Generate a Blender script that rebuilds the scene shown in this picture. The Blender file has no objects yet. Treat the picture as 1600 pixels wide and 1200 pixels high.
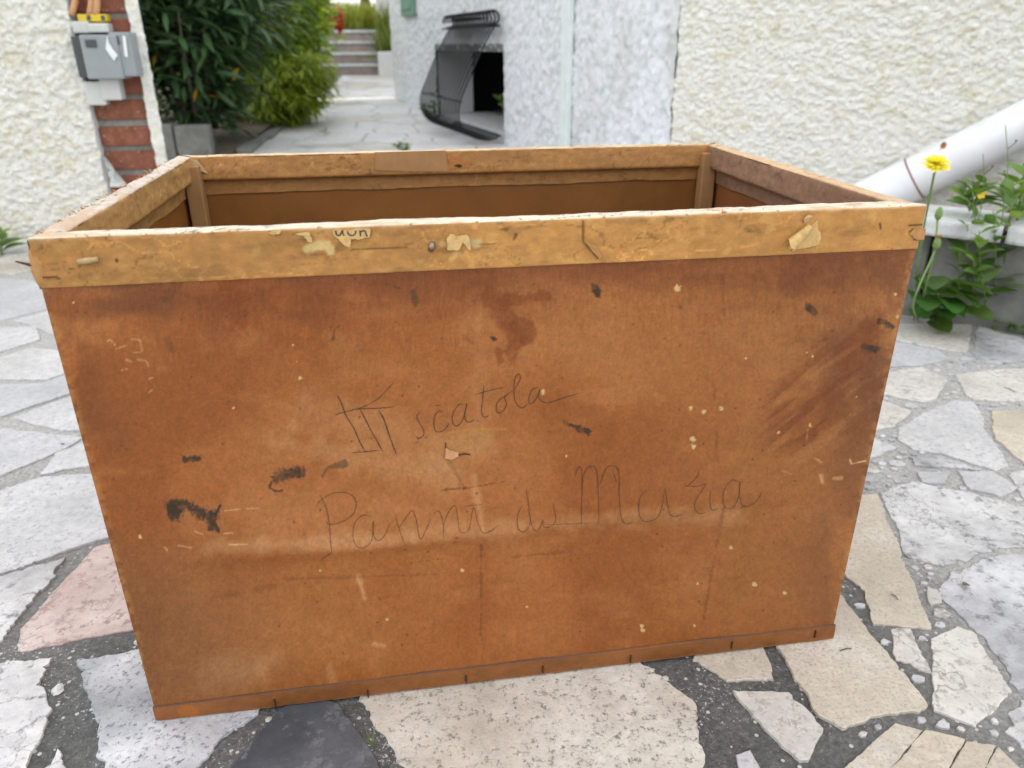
import bpy, bmesh, math, random
import numpy as np
from mathutils import Vector, Matrix
random.seed(7); rng = np.random.default_rng(7)
scene = bpy.context.scene
C = scene.collection
R = math.radians

# ------------------------------------------------------------------ camera
CAM = np.array([0.29583, -0.66362, 0.68077])
YAW, PITCH, ROLL, FPX = 0.152525, 0.423125, -0.004259, 1182.25
BW, BD, BH = 0.80, 0.508, 0.538           # box width, depth, height (m)
_fw = np.array([math.sin(YAW)*math.cos(PITCH), math.cos(YAW)*math.cos(PITCH), -math.sin(PITCH)])
_r = np.array([math.cos(YAW), -math.sin(YAW), 0.0]); _u = np.cross(_r, _fw)
_r2 = _r*math.cos(ROLL)+_u*math.sin(ROLL); _u2 = -_r*math.sin(ROLL)+_u*math.cos(ROLL)
cam_d = bpy.data.cameras.new('camera'); cam = bpy.data.objects.new('camera', cam_d); C.objects.link(cam)
cam_d.sensor_width = 36.0; cam_d.lens = FPX*36.0/1600.0
cam_d.clip_start = 0.02; cam_d.clip_end = 500.0
cam.matrix_world = Matrix(((_r2[0], _u2[0], -_fw[0], CAM[0]), (_r2[1], _u2[1], -_fw[1], CAM[1]), (_r2[2], _u2[2], -_fw[2], CAM[2]), (0, 0, 0, 1)))
cam_d.dof.use_dof = True; cam_d.dof.focus_distance = 0.84; cam_d.dof.aperture_fstop = 6.0
scene.camera = cam
# ------------------------------------------------------------------ light
SUN_AZ, SUN_EL = R(75), R(43)             # azimuth clockwise from +Y
world = bpy.data.worlds.new('World'); scene.world = world; world.use_nodes = True
wn = world.node_tree; wn.nodes.clear()
wo = wn.nodes.new('ShaderNodeOutputWorld'); bg = wn.nodes.new('ShaderNodeBackground')
sky = wn.nodes.new('ShaderNodeTexSky'); sky.sky_type = 'NISHITA'; sky.sun_disc = False
sky.sun_elevation = SUN_EL; sky.sun_rotation = SUN_AZ
sky.air_density = 1.0; sky.dust_density = 3.0; sky.ozone_density = 0.6
# thin broken cloud over the whole sky
tc = wn.nodes.new('ShaderNodeTexCoord'); cn = wn.nodes.new('ShaderNodeTexNoise'); cn.inputs['Scale'].default_value = 2.2
cn.inputs['Detail'].default_value = 6; cr = wn.nodes.new('ShaderNodeMapRange')
cr.inputs[1].default_value = 0.30; cr.inputs[2].default_value = 0.62
cr.inputs[3].default_value = 0.35; cr.inputs[4].default_value = 0.95
cm = wn.nodes.new('ShaderNodeMix'); cm.data_type = 'RGBA'; cm.inputs[7].default_value = (8.5, 8.5, 8.6, 1)
wn.links.new(tc.outputs['Generated'], cn.inputs['Vector']); wn.links.new(cn.outputs['Fac'], cr.inputs[0])
wn.links.new(cr.outputs[0], cm.inputs[0]); wn.links.new(sky.outputs[0], cm.inputs[6])
wn.links.new(cm.outputs[2], bg.inputs['Color']); bg.inputs['Strength'].default_value = 0.15
wn.links.new(bg.outputs[0], wo.inputs['Surface'])
sl = bpy.data.lights.new('sun', 'SUN'); sl.energy = 3.0; sl.angle = R(0.6); sl.color = (1.0, 0.93, 0.82)
so = bpy.data.objects.new('sun', sl); C.objects.link(so)
S = Vector((math.sin(SUN_AZ)*math.cos(SUN_EL), math.cos(SUN_AZ)*math.cos(SUN_EL), math.sin(SUN_EL)))
so.rotation_euler = S.to_track_quat('Z', 'Y').to_euler(); so.location = (6, 8, 9)
vs = scene.view_settings; vs.view_transform = 'Standard'; vs.look = 'None'; vs.gamma = 1.0; vs.exposure = 0.92

# ------------------------------------------------------------------ helpers
def ray(px, py): return _fw + _r2*(px-800)/FPX - _u2*(py-600)/FPX
def at_z(px, py, z=0.0):
    d = ray(px, py); return CAM + d*(z-CAM[2])/d[2]
def at_y(px, py, y=0.0):
    d = ray(px, py); return CAM + d*(y-CAM[1])/d[1]
def at_t(px, py, t): return CAM + ray(px, py)*t
def at_plane(px, py, p0, n):
    d = ray(px, py); p0 = np.asarray(p0); n = np.asarray(n)
    return CAM + d*((p0-CAM)@n)/(d@n)
def project(P):
    d = np.asarray(P, float)-CAM; z = d@_fw
    return 800+FPX*(d@_r2)/z, 600-FPX*(d@_u2)/z
def lin(c):
    c = np.asarray(c, float)/255.0
    return np.where(c <= 0.04045, c/12.92, ((c+0.055)/1.055)**2.4)
def L3(r, g, b, k=1.0): return tuple(lin((r, g, b))*k)+(1.0,)
CK = np.array([.69, .665, .475])
_lat = rng.random((256, 256))
def vn(x, y, seed=0):
    x = np.asarray(x, float)+seed*17.37; y = np.asarray(y, float)+seed*9.71
    xi = np.floor(x).astype(int); yi = np.floor(y).astype(int); fx = x-xi; fy = y-yi
    fx = fx*fx*(3-2*fx); fy = fy*fy*(3-2*fy); a = xi & 255; b = yi & 255; c = (xi+1) & 255; d = (yi+1) & 255
    return (_lat[a, b]*(1-fx)+_lat[c, b]*fx)*(1-fy)+(_lat[a, d]*(1-fx)+_lat[c, d]*fx)*fy
def fbm(x, y, seed=0, o=4):
    t = 0; a = 1; s = 0
    for i in range(o):
        t = t+a*vn(np.asarray(x)*2**i, np.asarray(y)*2**i, seed+i*3); s += a; a *= 0.5
    return t/s
def sstep(a, b, x):
    t = np.clip((x-a)/(b-a), 0, 1); return t*t*(3-2*t)
def seg_dist(X, Y, pts):
    best = np.full(np.shape(X), 1e9)
    for (x0, y0), (x1, y1) in zip(pts[:-1], pts[1:]):
        dx, dy = x1-x0, y1-y0; l2 = dx*dx+dy*dy+1e-9
        t = np.clip(((X-x0)*dx+(Y-y0)*dy)/l2, 0, 1)
        best = np.minimum(best, np.hypot(X-x0-t*dx, Y-y0-t*dy))
    return best
def empty(name, loc=(0, 0, 0)):
    o = bpy.data.objects.new(name, None); C.objects.link(o); o.location = loc; o.empty_display_size = 0.05
    return o
def tag(o, label=None, cat=None, group=None, kind=None):
    if label: o['label'] = label
    if cat: o['category'] = cat
    if group: o['group'] = group
    if kind: o['kind'] = kind
    return o
def make(name, verts, faces, m, parent=None, smooth=False, col=None, edges=()):
    me = bpy.data.meshes.new(name)
    if isinstance(verts, np.ndarray) and isinstance(faces, np.ndarray):
        k = faces.shape[1]; nf = len(faces)
        me.vertices.add(len(verts)); me.vertices.foreach_set('co', verts.astype(np.float32).ravel())
        me.loops.add(nf*k); me.loops.foreach_set('vertex_index', faces.astype(np.int32).ravel())
        me.polygons.add(nf); me.polygons.foreach_set('loop_start', np.arange(0, nf*k, k, dtype=np.int32))
        me.polygons.foreach_set('loop_total', np.full(nf, k, dtype=np.int32)); me.update(calc_edges=True); me.validate()
    else:
        me.from_pydata([tuple(map(float, v)) for v in verts], [], [tuple(int(i) for i in f) for f in faces]); me.update()
    if col is not None:
        a = me.color_attributes.new('Col', 'FLOAT_COLOR', 'POINT')
        c4 = np.ones((len(me.vertices), 4), np.float32); c4[:, :3] = col; a.data.foreach_set('color', c4.ravel())
    if smooth: me.polygons.foreach_set('use_smooth', np.ones(len(me.polygons), bool))
    o = bpy.data.objects.new(name, me); C.objects.link(o)
    if m: me.materials.append(m)
    if parent:
        o.parent = parent; o.matrix_parent_inverse = Matrix.Translation(-parent.location) if parent.type == 'EMPTY' else Matrix()
    return o
def grid_faces(nu, nv):
    i = np.arange(nu-1)[:, None]*nv+np.arange(nv-1)[None, :]
    return np.stack([i, i+nv, i+nv+1, i+1], -1).reshape(-1, 4)
class MB:
    def __init__(s): s.v = []; s.f = []
    def add(s, v, f):
        n = len(s.v); s.v += [tuple(map(float, q)) for q in v]; s.f += [tuple(i+n for i in q) for q in f]; return s
    def box(s, a, b, bev=0.0, M=None):
        (x0, y0, z0), (x1, y1, z1) = a, b
        bm = bmesh.new(); bmesh.ops.create_cube(bm, size=1)
        for v in bm.verts: v.co = Vector(((x0+x1)/2+v.co.x*(x1-x0), (y0+y1)/2+v.co.y*(y1-y0), (z0+z1)/2+v.co.z*(z1-z0)))
        if bev: bmesh.ops.bevel(bm, geom=bm.edges[:], offset=bev, segments=2, profile=0.6, affect='EDGES')
        if M is not None: bm.transform(M)
        bm.verts.index_update()
        s.add([v.co for v in bm.verts], [[v.index for v in f.verts] for f in bm.faces]); bm.free(); return s
    def tube(s, pts, rad, n=8, cap=True):
        pts = [Vector(p) for p in pts]; k = len(pts); rr = rad if hasattr(rad, '__len__') else [rad]*k
        vs_, fs = [], []; up = Vector((0, 0, 1))
        t0 = (pts[1]-pts[0]).normalized()
        if abs(t0.dot(up)) > 0.95: up = Vector((1, 0, 0))
        x = t0.cross(up).normalized()
        for i in range(k):
            t = (pts[min(i+1, k-1)]-pts[max(i-1, 0)]).normalized()
            x = (x-t*x.dot(t)).normalized(); y = t.cross(x)
            for j in range(n):
                a = 2*math.pi*j/n; vs_.append(pts[i]+x*(math.cos(a)*rr[i])+y*(math.sin(a)*rr[i]))
        for i in range(k-1):
            for j in range(n): fs.append((i*n+j, i*n+(j+1) % n, (i+1)*n+(j+1) % n, (i+1)*n+j))
        if cap: fs += [tuple(range(n))[::-1], tuple(range((k-1)*n, k*n))]
        return s.add(vs_, fs)
    def build(s, name, m, parent=None, smooth=False): return make(name, s.v, s.f, m, parent, smooth)
def spline(pts, n=6):
    P = [np.array(p, float) for p in pts]; P = [2*P[0]-P[1]]+P+[2*P[-1]-P[-2]]; out = []
    for i in range(1, len(P)-2):
        for j in range(n):
            t = j/n; a, b, c, d = P[i-1:i+3]
            out.append(0.5*((2*b)+(-a+c)*t+(2*a-5*b+4*c-d)*t*t+(-a+3*b-3*c+d)*t**3))
    out.append(P[-2]); return out

# ------------------------------------------------------------------ materials
def mat(name):
    m = bpy.data.materials.new(name); m.use_nodes = True; nt = m.node_tree
    return m, nt, nt.nodes['Principled BSDF']
def N(nt, t, **k):
    n = nt.nodes.new(t)
    for a, b in k.items():
        if a in n.inputs: n.inputs[a].default_value = b
        else: setattr(n, a, b)
    return n
def noise(nt, scale, detail=5, rough=0.6, vec=None):
    n = N(nt, 'ShaderNodeTexNoise'); n.inputs['Scale'].default_value = scale; n.inputs['Detail'].default_value = detail; n.inputs['Roughness'].default_value = rough
    if vec: nt.links.new(vec, n.inputs['Vector'])
    return n.outputs['Fac']
def ramp(nt, fac, stops):
    r = N(nt, 'ShaderNodeValToRGB'); e = r.color_ramp.elements
    while len(e) < len(stops): e.new(0.5)
    for q, (p, c) in zip(e, stops): q.position = p; q.color = c if len(c) == 4 else tuple(c)+(1,)
    nt.links.new(fac, r.inputs[0]); return r.outputs[0]
def mixc(nt, a, b, fac, mode='MIX'):
    m = N(nt, 'ShaderNodeMix', data_type='RGBA', blend_type=mode)
    for s, i in ((fac, 0), (a, 6), (b, 7)):
        if isinstance(s, bpy.types.NodeSocket): nt.links.new(s, m.inputs[i])
        else: m.inputs[i].default_value = s
    return m.outputs[2]
def bump(nt, bs, h, strength, dist, prev=None):
    b = N(nt, 'ShaderNodeBump'); b.inputs['Strength'].default_value = strength; b.inputs['Distance'].default_value = dist
    nt.links.new(h, b.inputs['Height'])
    if prev: nt.links.new(prev, b.inputs['Normal'])
    nt.links.new(b.outputs[0], bs.inputs['Normal']); return b.outputs[0]
def objvec(nt, rand=True):
    t = N(nt, 'ShaderNodeTexCoord')
    if not rand: return t.outputs['Object']
    oi = N(nt, 'ShaderNodeObjectInfo'); ml = N(nt, 'ShaderNodeMath', operation='MULTIPLY'); ml.inputs[1].default_value = 37.0
    nt.links.new(oi.outputs['Random'], ml.inputs[0]); va = N(nt, 'ShaderNodeVectorMath', operation='ADD')
    nt.links.new(t.outputs['Object'], va.inputs[0]); nt.links.new(ml.outputs[0], va.inputs[1]); return va.outputs[0]
def colattr(nt):
    a = N(nt, 'ShaderNodeVertexColor'); a.layer_name = 'Col'; return a.outputs[0]
def simple(name, c, rough=0.6, var=0.15, scale=30, bstr=0.2, bdist=0.002, metal=0.0, spec=0.5):
    m, nt, b = mat(name); v = objvec(nt); n = noise(nt, scale, 6, 0.65, v)
    lo = tuple(x*(1-var) for x in c[:3])+(1,); hi = tuple(min(1, x*(1+var)) for x in c[:3])+(1,)
    nt.links.new(ramp(nt, n, [(0.3, lo), (0.7, hi)]), b.inputs['Base Color'])
    b.inputs['Roughness'].default_value = rough; b.inputs['Metallic'].default_value = metal; b.inputs['Specular IOR Level'].default_value = spec
    if bstr: bump(nt, b, noise(nt, scale*3, 4, 0.6, v), bstr, bdist)
    return m
M = {}
# painted cardboard: colour comes with the mesh (stains of their own shape, some painted sheen), fine weave on top
def cardboard(name, weave=True, rough=0.52):
    m, nt, b = mat(name); v = objvec(nt, False); c = colattr(nt)
    sp = noise(nt, 420, 3, 0.7, v); c2 = mixc(nt, c, ramp(nt, sp, [(0.28, (0.91, 0.90, 0.89)), (0.72, (1.08, 1.085, 1.09))]), 1.0, 'MULTIPLY')
    s2 = noise(nt, 35, 6, 0.7, v); c3 = mixc(nt, c2, ramp(nt, s2, [(0.3, (0.94, 0.93, 0.92)), (0.7, (1.05, 1.055, 1.06))]), 1.0, 'MULTIPLY')
    nt.links.new(c3, b.inputs['Base Color']); b.inputs['Specular IOR Level'].default_value = 0.30
    rr = ramp(nt, s2, [(0.3, (rough-.1,)*3), (0.7, (rough+.12,)*3)]); nt.links.new(rr, b.inputs['Roughness'])
    if weave:
        w1 = N(nt, 'ShaderNodeTexWave', wave_type='BANDS', bands_direction='X'); w2 = N(nt, 'ShaderNodeTexWave', wave_type='BANDS', bands_direction='Z')
        for w in (w1, w2):
            w.inputs['Scale'].default_value = 230; w.inputs['Distortion'].default_value = 3.0; w.inputs['Detail'].default_value = 2; nt.links.new(v, w.inputs['Vector'])
        ad = N(nt, 'ShaderNodeMath', operation='ADD'); nt.links.new(w1.outputs['Fac'], ad.inputs[0]); nt.links.new(w2.outputs['Fac'], ad.inputs[1])
        p = bump(nt, b, ad.outputs[0], 0.22, 0.0006); bump(nt, b, sp, 0.25, 0.0008, p)
    else:
        p = bump(nt, b, noise(nt, 90, 6, 0.7, v), 0.5, 0.003); bump(nt, b, sp, 0.2, 0.0006, p)
    return m
M['card'] = cardboard('cardboard'); M['kraft'] = cardboard('kraft_paper', False, 0.6)
M['paper'] = simple('torn_paper', L3(222, 182, 118, .68), 0.75, 0.22, 160, 0.3, 0.001)
M['paper_pale'] = simple('pale_paper', L3(205, 172, 124, .68), 0.8, 0.2, 140, 0.3, 0.001)
M['board_fuzz'] = simple('exposed_board', L3(200, 146, 100, .72), 0.8, 0.15, 120, 0.3, 0.001)
M['kraft_worn'] = simple('worn_kraft', L3(186, 136, 82, .80), 0.75, 0.18, 110, 0.4, 0.001)
M['wood'] = simple('raw_wood', L3(170, 128, 82, .8), 0.65, 0.2, 25, 0.25, 0.001)
M['rust'] = simple('rusty_iron', L3(62, 42, 34), 0.6, 0.3, 200, 0.3, 0.0004, 0.4)
M['nail'] = simple('worn_steel', L3(140, 125, 105), 0.4, 0.3, 200, 0.2, 0.0004, 0.8)
# pencil
m, nt, b = mat('pencil'); v = objvec(nt, False); n = noise(nt, 900, 3, 0.7, v)
tr = N(nt, 'ShaderNodeBsdfTransparent'); ms = N(nt, 'ShaderNodeMixShader'); b.inputs['Base Color'].default_value = L3(64, 42, 34); b.inputs['Roughness'].default_value = 0.45
nt.links.new(ramp(nt, n, [(0.30, (0.25,)*3), (0.62, (1,)*3)]), ms.inputs[0]); nt.links.new(tr.outputs[0], ms.inputs[1]); nt.links.new(b.outputs[0], ms.inputs[2])
nt.links.new(ms.outputs[0], nt.nodes['Material Output'].inputs['Surface']); M['pencil'] = m
M['pencil_faint'] = m.copy(); M['pencil_faint'].name = 'faint_pencil'; [setattr(e_, 'color', (e_.color[0]*.62,)*3+(1,)) for n_ in M['pencil_faint'].node_tree.nodes if n_.type == 'VALTORGB' for e_ in n_.color_ramp.elements]
M['ink'] = simple('print_ink', L3(60, 52, 46), 0.6, 0.3, 300, 0)
# stone kinds
def stone(name, base, dark, light, vein=None, pit=0.0, pitscale=60, rough=0.55, crack=0.0, spots=None):
    m, nt, b = mat(name); v = objvec(nt)
    n1 = noise(nt, 7, 7, 0.62, v); c = ramp(nt, n1, [(0.32, dark), (0.5, base), (0.68, light)])
    n2 = noise(nt, 55, 6, 0.7, v); c = mixc(nt, c, ramp(nt, n2, [(0.35, (0.86, 0.86, 0.87)), (0.65, (1.08, 1.075, 1.07))]), 1.0, 'MULTIPLY')
    oi = N(nt, 'ShaderNodeObjectInfo'); c = mixc(nt, c, ramp(nt, oi.outputs['Random'], [(0, (0.88, 0.88, 0.90)), (1, (1.08, 1.06, 1.03))]), 1.0, 'MULTIPLY')
    h = n2
    if vein:
        nd = N(nt, 'ShaderNodeTexNoise'); nd.inputs['Scale'].default_value = 5; nd.inputs['Detail'].default_value = 4; nt.links.new(v, nd.inputs['Vector'])
        wv = N(nt, 'ShaderNodeTexWave', bands_direction='DIAGONAL'); wv.inputs['Scale'].default_value = 9; wv.inputs['Distortion'].default_value = 9; wv.inputs['Detail'].default_value = 5; wv.inputs['Detail Scale'].default_value = 2.0
        nt.links.new(v, wv.inputs['Vector'])
        c = mixc(nt, c, vein, ramp(nt, wv.outputs['Fac'], [(0.0, (0.75,)*3), (0.16, (0.12,)*3), (0.4, (0,)*3)]))
    if pit:
        p1 = noise(nt, pitscale, 5, 0.75, v); k = ramp(nt, p1, [(0.40-0.06*pit, (1,)*3), (0.47, (0,)*3)])
        c = mixc(nt, c, spots or (0.10, 0.10, 0.105, 1), k)
        bump(nt, b, p1, 0.5, 0.003)
    else:
        bump(nt, b, h, 0.22, 0.0015)
    if crack:
        vo = N(nt, 'ShaderNodeTexVoronoi', feature='DISTANCE_TO_EDGE'); vo.inputs['Scale'].default_value = crack
        wn_ = N(nt, 'ShaderNodeTexNoise'); wn_.inputs['Scale'].default_value = 12; wn_.inputs['Detail'].default_value = 5; nt.links.new(v, wn_.inputs['Vector'])
        mx = N(nt, 'ShaderNodeMix', data_type='RGBA'); mx.inputs[0].default_value = 0.22; nt.links.new(v, mx.inputs[6]); nt.links.new(wn_.outputs['Color'], mx.inputs[7]); nt.links.new(mx.outputs[2], vo.inputs['Vector'])
        gate = ramp(nt, noise(nt, 9, 3, .6, v), [(.42, (.05,)*3), (.58, (1,)*3)]); c = mixc(nt, c, (0.20, 0.18, 0.165, 1), mixc(nt, ramp(nt, vo.outputs['Distance'], [(0.0, (0.8,)*3), (0.010, (0.3,)*3), (0.025, (0,)*3)]), gate, 1.0, 'MULTIPLY'))
    nt.links.new(c, b.inputs['Base Color']); b.inputs['Roughness'].default_value = rough; b.inputs['Specular IOR Level'].default_value = 0.4
    return m
G = lambda x, r=1.0, bl=1.0: (x*r, x, x*bl, 1)
M['st_white'] = stone('white_marble', G(.51, 1, 1.01), G(.43, 1, 1.01), G(.575, 1, 1.01), None, 0.25, 120, 0.5, 0, (0.34, 0.34, 0.35, 1))
M['st_rough'] = stone('rough_marble', G(.50), G(.30), G(.64), None, 1.0, 48, 0.65, 13.0, (.16, .16, .165, 1))
M['st_grey'] = stone('grey_granite', G(.46, .98, 1.03), G(.24, .97, 1.05), G(.66), None, 1.0, 150, 0.65, 0, (0.13, 0.13, 0.15, 1))
M['st_path'] = stone('pale_path_marble', G(.64, 1, 1.01), G(.54, 1, 1.01), G(.70, 1, 1.01), None, 0.25, 60, 0.5, 0, (.40, .40, .41, 1))
M['st_pink'] = stone('pink_marble', (.47, .365, .335, 1), (.40, .29, .265, 1), (.56, .47, .44, 1), None, 0.2, 70, 0.5, 10.0, (.33, .23, .20, 1))
M['st_slate'] = stone('slate', (.070, .078, .092, 1), (.048, .055, .067, 1), (.115, .122, .132, 1), None, 0.35, 35, 0.5, 0, (.14, .145, .15, 1))
M['st_beige'] = stone('beige_travertine', (.55, .49, .40, 1), (.45, .39, .31, 1), (.62, .57, .49, 1), (.49, .43, .345, 1), 0.25, 220, 0.5, 0, (.38, .33, .26, 1))
M['st_beige_pit'] = stone('pitted_limestone', (.52, .485, .42, 1), (.40, .36, .30, 1), (.62, .60, .55, 1), None, 0.75, 130, 0.65, 0, (0.20, 0.185, 0.165, 1))
M['st_cream'] = stone('cream_marble', (.55, .53, .49, 1), (.46, .44, .40, 1), (.62, .61, .58, 1), None, 0.15, 90, 0.5, 7.0, (.36, .34, .30, 1))
M['st_vein'] = stone('veined_marble', (.55, .52, .48, 1), (.45, .42, .39, 1), (.62, .60, .57, 1), (.30, .28, .26, 1), 0.2, 90, 0.5, 6.0, (.36, .34, .30, 1))
# mortar with pale chips
m, nt, b = mat('mortar'); v = objvec(nt, False); vo = N(nt, 'ShaderNodeTexVoronoi'); vo.inputs['Scale'].default_value = 150; vo.inputs['Randomness'].default_value = 1.0; nt.links.new(v, vo.inputs['Vector'])
sep = N(nt, 'ShaderNodeSeparateColor'); nt.links.new(vo.outputs['Color'], sep.inputs[0])
th = N(nt, 'ShaderNodeMath', operation='LESS_THAN'); th.inputs[1].default_value = 0.34; nt.links.new(vo.outputs['Distance'], th.inputs[0])
gt = N(nt, 'ShaderNodeMath', operation='GREATER_THAN'); gt.inputs[1].default_value = 0.90; nt.links.new(sep.outputs[0], gt.inputs[0])
an = N(nt, 'ShaderNodeMath', operation='MULTIPLY'); nt.links.new(th.outputs[0], an.inputs[0]); nt.links.new(gt.outputs[0], an.inputs[1])
n1 = noise(nt, 160, 5, 0.7, v); n0 = noise(nt, 1.6, 4, 0.6, v)
base = ramp(nt, n1, [(0.3, (.050, .050, .048)), (0.55, (.105, .105, .100)), (0.75, (.20, .20, .19))])
dust = ramp(nt, n1, [(0.3, (.27, .265, .25)), (0.5, (.40, .39, .37)), (0.7, (.56, .55, .53))])
# dusty light joints away from the box, washed dark ones close to it
gx = N(nt, 'ShaderNodeSeparateXYZ'); nt.links.new(v, gx.inputs[0])
mr = N(nt, 'ShaderNodeMapRange'); mr.inputs[1].default_value = 0.02; mr.inputs[2].default_value = 0.75; mrx = N(nt, 'ShaderNodeMapRange'); mrx.inputs[1].default_value = 0.86; mrx.inputs[2].default_value = 1.10; nt.links.new(gx.outputs[0], mrx.inputs[0])
nt.links.new(gx.outputs[1], mr.inputs[0]); mxa = N(nt, 'ShaderNodeMath', operation='MAXIMUM'); nt.links.new(mr.outputs[0], mxa.inputs[0]); nt.links.new(mrx.outputs[0], mxa.inputs[1])
nz_ = N(nt, 'ShaderNodeMath', operation='ADD'); nt.links.new(mxa.outputs[0], nz_.inputs[0]); nz2 = N(nt, 'ShaderNodeMath', operation='MULTIPLY_ADD'); nz2.inputs[1].default_value = 1.2; nz2.inputs[2].default_value = -0.6
nt.links.new(n0, nz2.inputs[0]); nt.links.new(nz2.outputs[0], nz_.inputs[1]); cl = N(nt, 'ShaderNodeClamp'); nt.links.new(nz_.outputs[0], cl.inputs[0])
c = mixc(nt, base, dust, cl.outputs[0]); sk = noise(nt, 210, 6, 0.72, v); skm = N(nt, 'ShaderNodeMath', operation='MULTIPLY_ADD'); skm.inputs[1].default_value = 0.34; nt.links.new(noise(nt, 5.5, 3, 0.6, v), skm.inputs[0]); nt.links.new(sk, skm.inputs[2])
c = mixc(nt, c, (.50, .50, .49, 1), ramp(nt, skm.outputs[0], [(0.79, (0,)*3), (0.83, (1,)*3)])); c = mixc(nt, c, (.52, .51, .48, 1), an.outputs[0])
nt.links.new(c, b.inputs['Base Color']); b.inputs['Roughness'].default_value = 0.85; bump(nt, b, n1, 0.8, 0.006); M['mortar'] = m
M['chip'] = simple('stone_chip', (.50, .49, .46, 1), 0.7, 0.3, 40, 0.2)
# stucco: mesh relief, colour stains from the mesh
def stucco(name, bs=0.6, sc=110):
    m, nt, b = mat(name); v = objvec(nt, False); c = colattr(nt); n = noise(nt, sc, 6, 0.7, v)
    c2 = mixc(nt, c, ramp(nt, n, [(0.3, (0.90, 0.89, 0.87)), (0.6, (1.05, 1.05, 1.05))]), 1.0, 'MULTIPLY')
    nt.links.new(c2, b.inputs['Base Color']); b.inputs['Roughness'].default_value = 0.9; b.inputs['Specular IOR Level'].default_value = 0.2
    bump(nt, b, n, bs, 0.008); return m
M['stucco'] = stucco('rough_stucco', 0.85, 150); M['stucco_far'] = stucco('white_stucco', 0.5, 60)
M['white_wall'] = simple('white_plaster', (.66, .66, .66, 1), 0.85, 0.06, 8, 0.4, 0.004)
M['pvc'] = simple('white_pvc', (.71, .72, .735, 1), 0.38, 0.07, 9, 0)
M['duct'] = simple('pale_green_duct', (.68, .74, .72, 1), 0.5, 0.08, 14, 0.1)
M['red_seam'] = simple('red_gasket', (.28, .10, .09, 1), 0.6, 0.2, 60, 0)
m, nt, b = mat('red_brick'); v = objvec(nt); n1 = noise(nt, 26, 6, .7, v); c = ramp(nt, n1, [(.3, (.13, .045, .026)), (.55, (.22, .078, .044)), (.75, (.30, .12, .07))])
c = mixc(nt, c, (.50, .47, .43, 1), ramp(nt, noise(nt, 42, 5, .7, v), [(.60, (0,)*3), (.70, (.8,)*3)])); nt.links.new(c, b.inputs['Base Color']); b.inputs['Roughness'].default_value = .9; bump(nt, b, n1, .7, .005); M['brick'] = m
M['brick_mortar'] = simple('brick_mortar', (.30, .28, .25, 1), 0.95, 0.25, 60, 0.8, 0.006)
M['plastic_grey'] = simple('grey_plastic', (.25, .275, .29, 1), 0.45, 0.08, 15, 0.05)
M['plastic_dark'] = simple('dark_grey_plastic', (.055, .06, .068, 1), 0.5, 0.1, 15, 0)
M['plastic_pale'] = simple('pale_plastic', (.52, .53, .51, 1), 0.5, 0.06, 15, 0.05)
M['yellow'] = simple('yellow_tape', (.62, .44, .02, 1), 0.5, 0.1, 40, 0)
M['copper'] = simple('orange_conduit', (.50, .26, .13, 1), 0.5, 0.2, 60, 0)
M['concrete'] = simple('concrete', (.17, .17, .155, 1), 0.9, 0.28, 14, 0.6, 0.006)
M['kerb_stone'] = simple('pale_stone', (.50, .51, .51, 1), 0.8, 0.22, 16, 0.6, 0.006)
M['soil'] = simple('soil', (.13, .10, .072, 1), 0.95, 0.5, 40, 0.9, 0.02)
M['black_iron'] = simple('black_iron', (.012, .013, .015, 1), 0.6, 0.3, 60, 0.1, 0.002, 0.0, 0.25)
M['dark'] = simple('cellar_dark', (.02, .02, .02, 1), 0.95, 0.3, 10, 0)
M['shutter'] = simple('green_shutter', (.16, .28, .22, 1), 0.6, 0.1, 20, 0)
M['lawn'] = simple('lawn', (.10, .15, .03, 1), 0.95, 0.4, 5, 0.5, 0.03)
M['bark'] = simple('bark', (.12, .10, .075, 1), 0.9, 0.3, 40, 0.6, 0.004)
M['stem'] = simple('green_stem', (.14, .22, .06, 1), 0.55, 0.2, 60, 0)
M['petal'] = simple('yellow_petal', (.80, .68, .02, 1), 0.6, 0.08, 60, 0)
M['red_petal'] = simple('red_petal', (.45, .03, .035, 1), 0.6, 0.25, 60, 0)
M['step'] = simple('weathered_step', (.27, .225, .20, 1), 0.9, 0.3, 10, 0.5, 0.006)
def leafmat(name, trans=0.35, rough=0.42, tint=1.0):
    m, nt, b = mat(name); c = colattr(nt); nt.links.new(c, b.inputs['Base Color']); b.inputs['Roughness'].default_value = rough
    t = N(nt, 'ShaderNodeBsdfTranslucent'); ms = N(nt, 'ShaderNodeMixShader'); ms.inputs[0].default_value = trans
    nt.links.new(mixc(nt, c, (1.7, 1.6, 0.7, 1), 1.0, 'MULTIPLY'), t.inputs['Color']); nt.links.new(b.outputs[0], ms.inputs[1]); nt.links.new(t.outputs[0], ms.inputs[2])
    nt.links.new(ms.outputs[0], nt.nodes['Material Output'].inputs['Surface']); return m
M['leaf'] = leafmat('leaf'); M['leaf_dark'] = leafmat('oleander_leaf', 0.22, 0.36)

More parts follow.
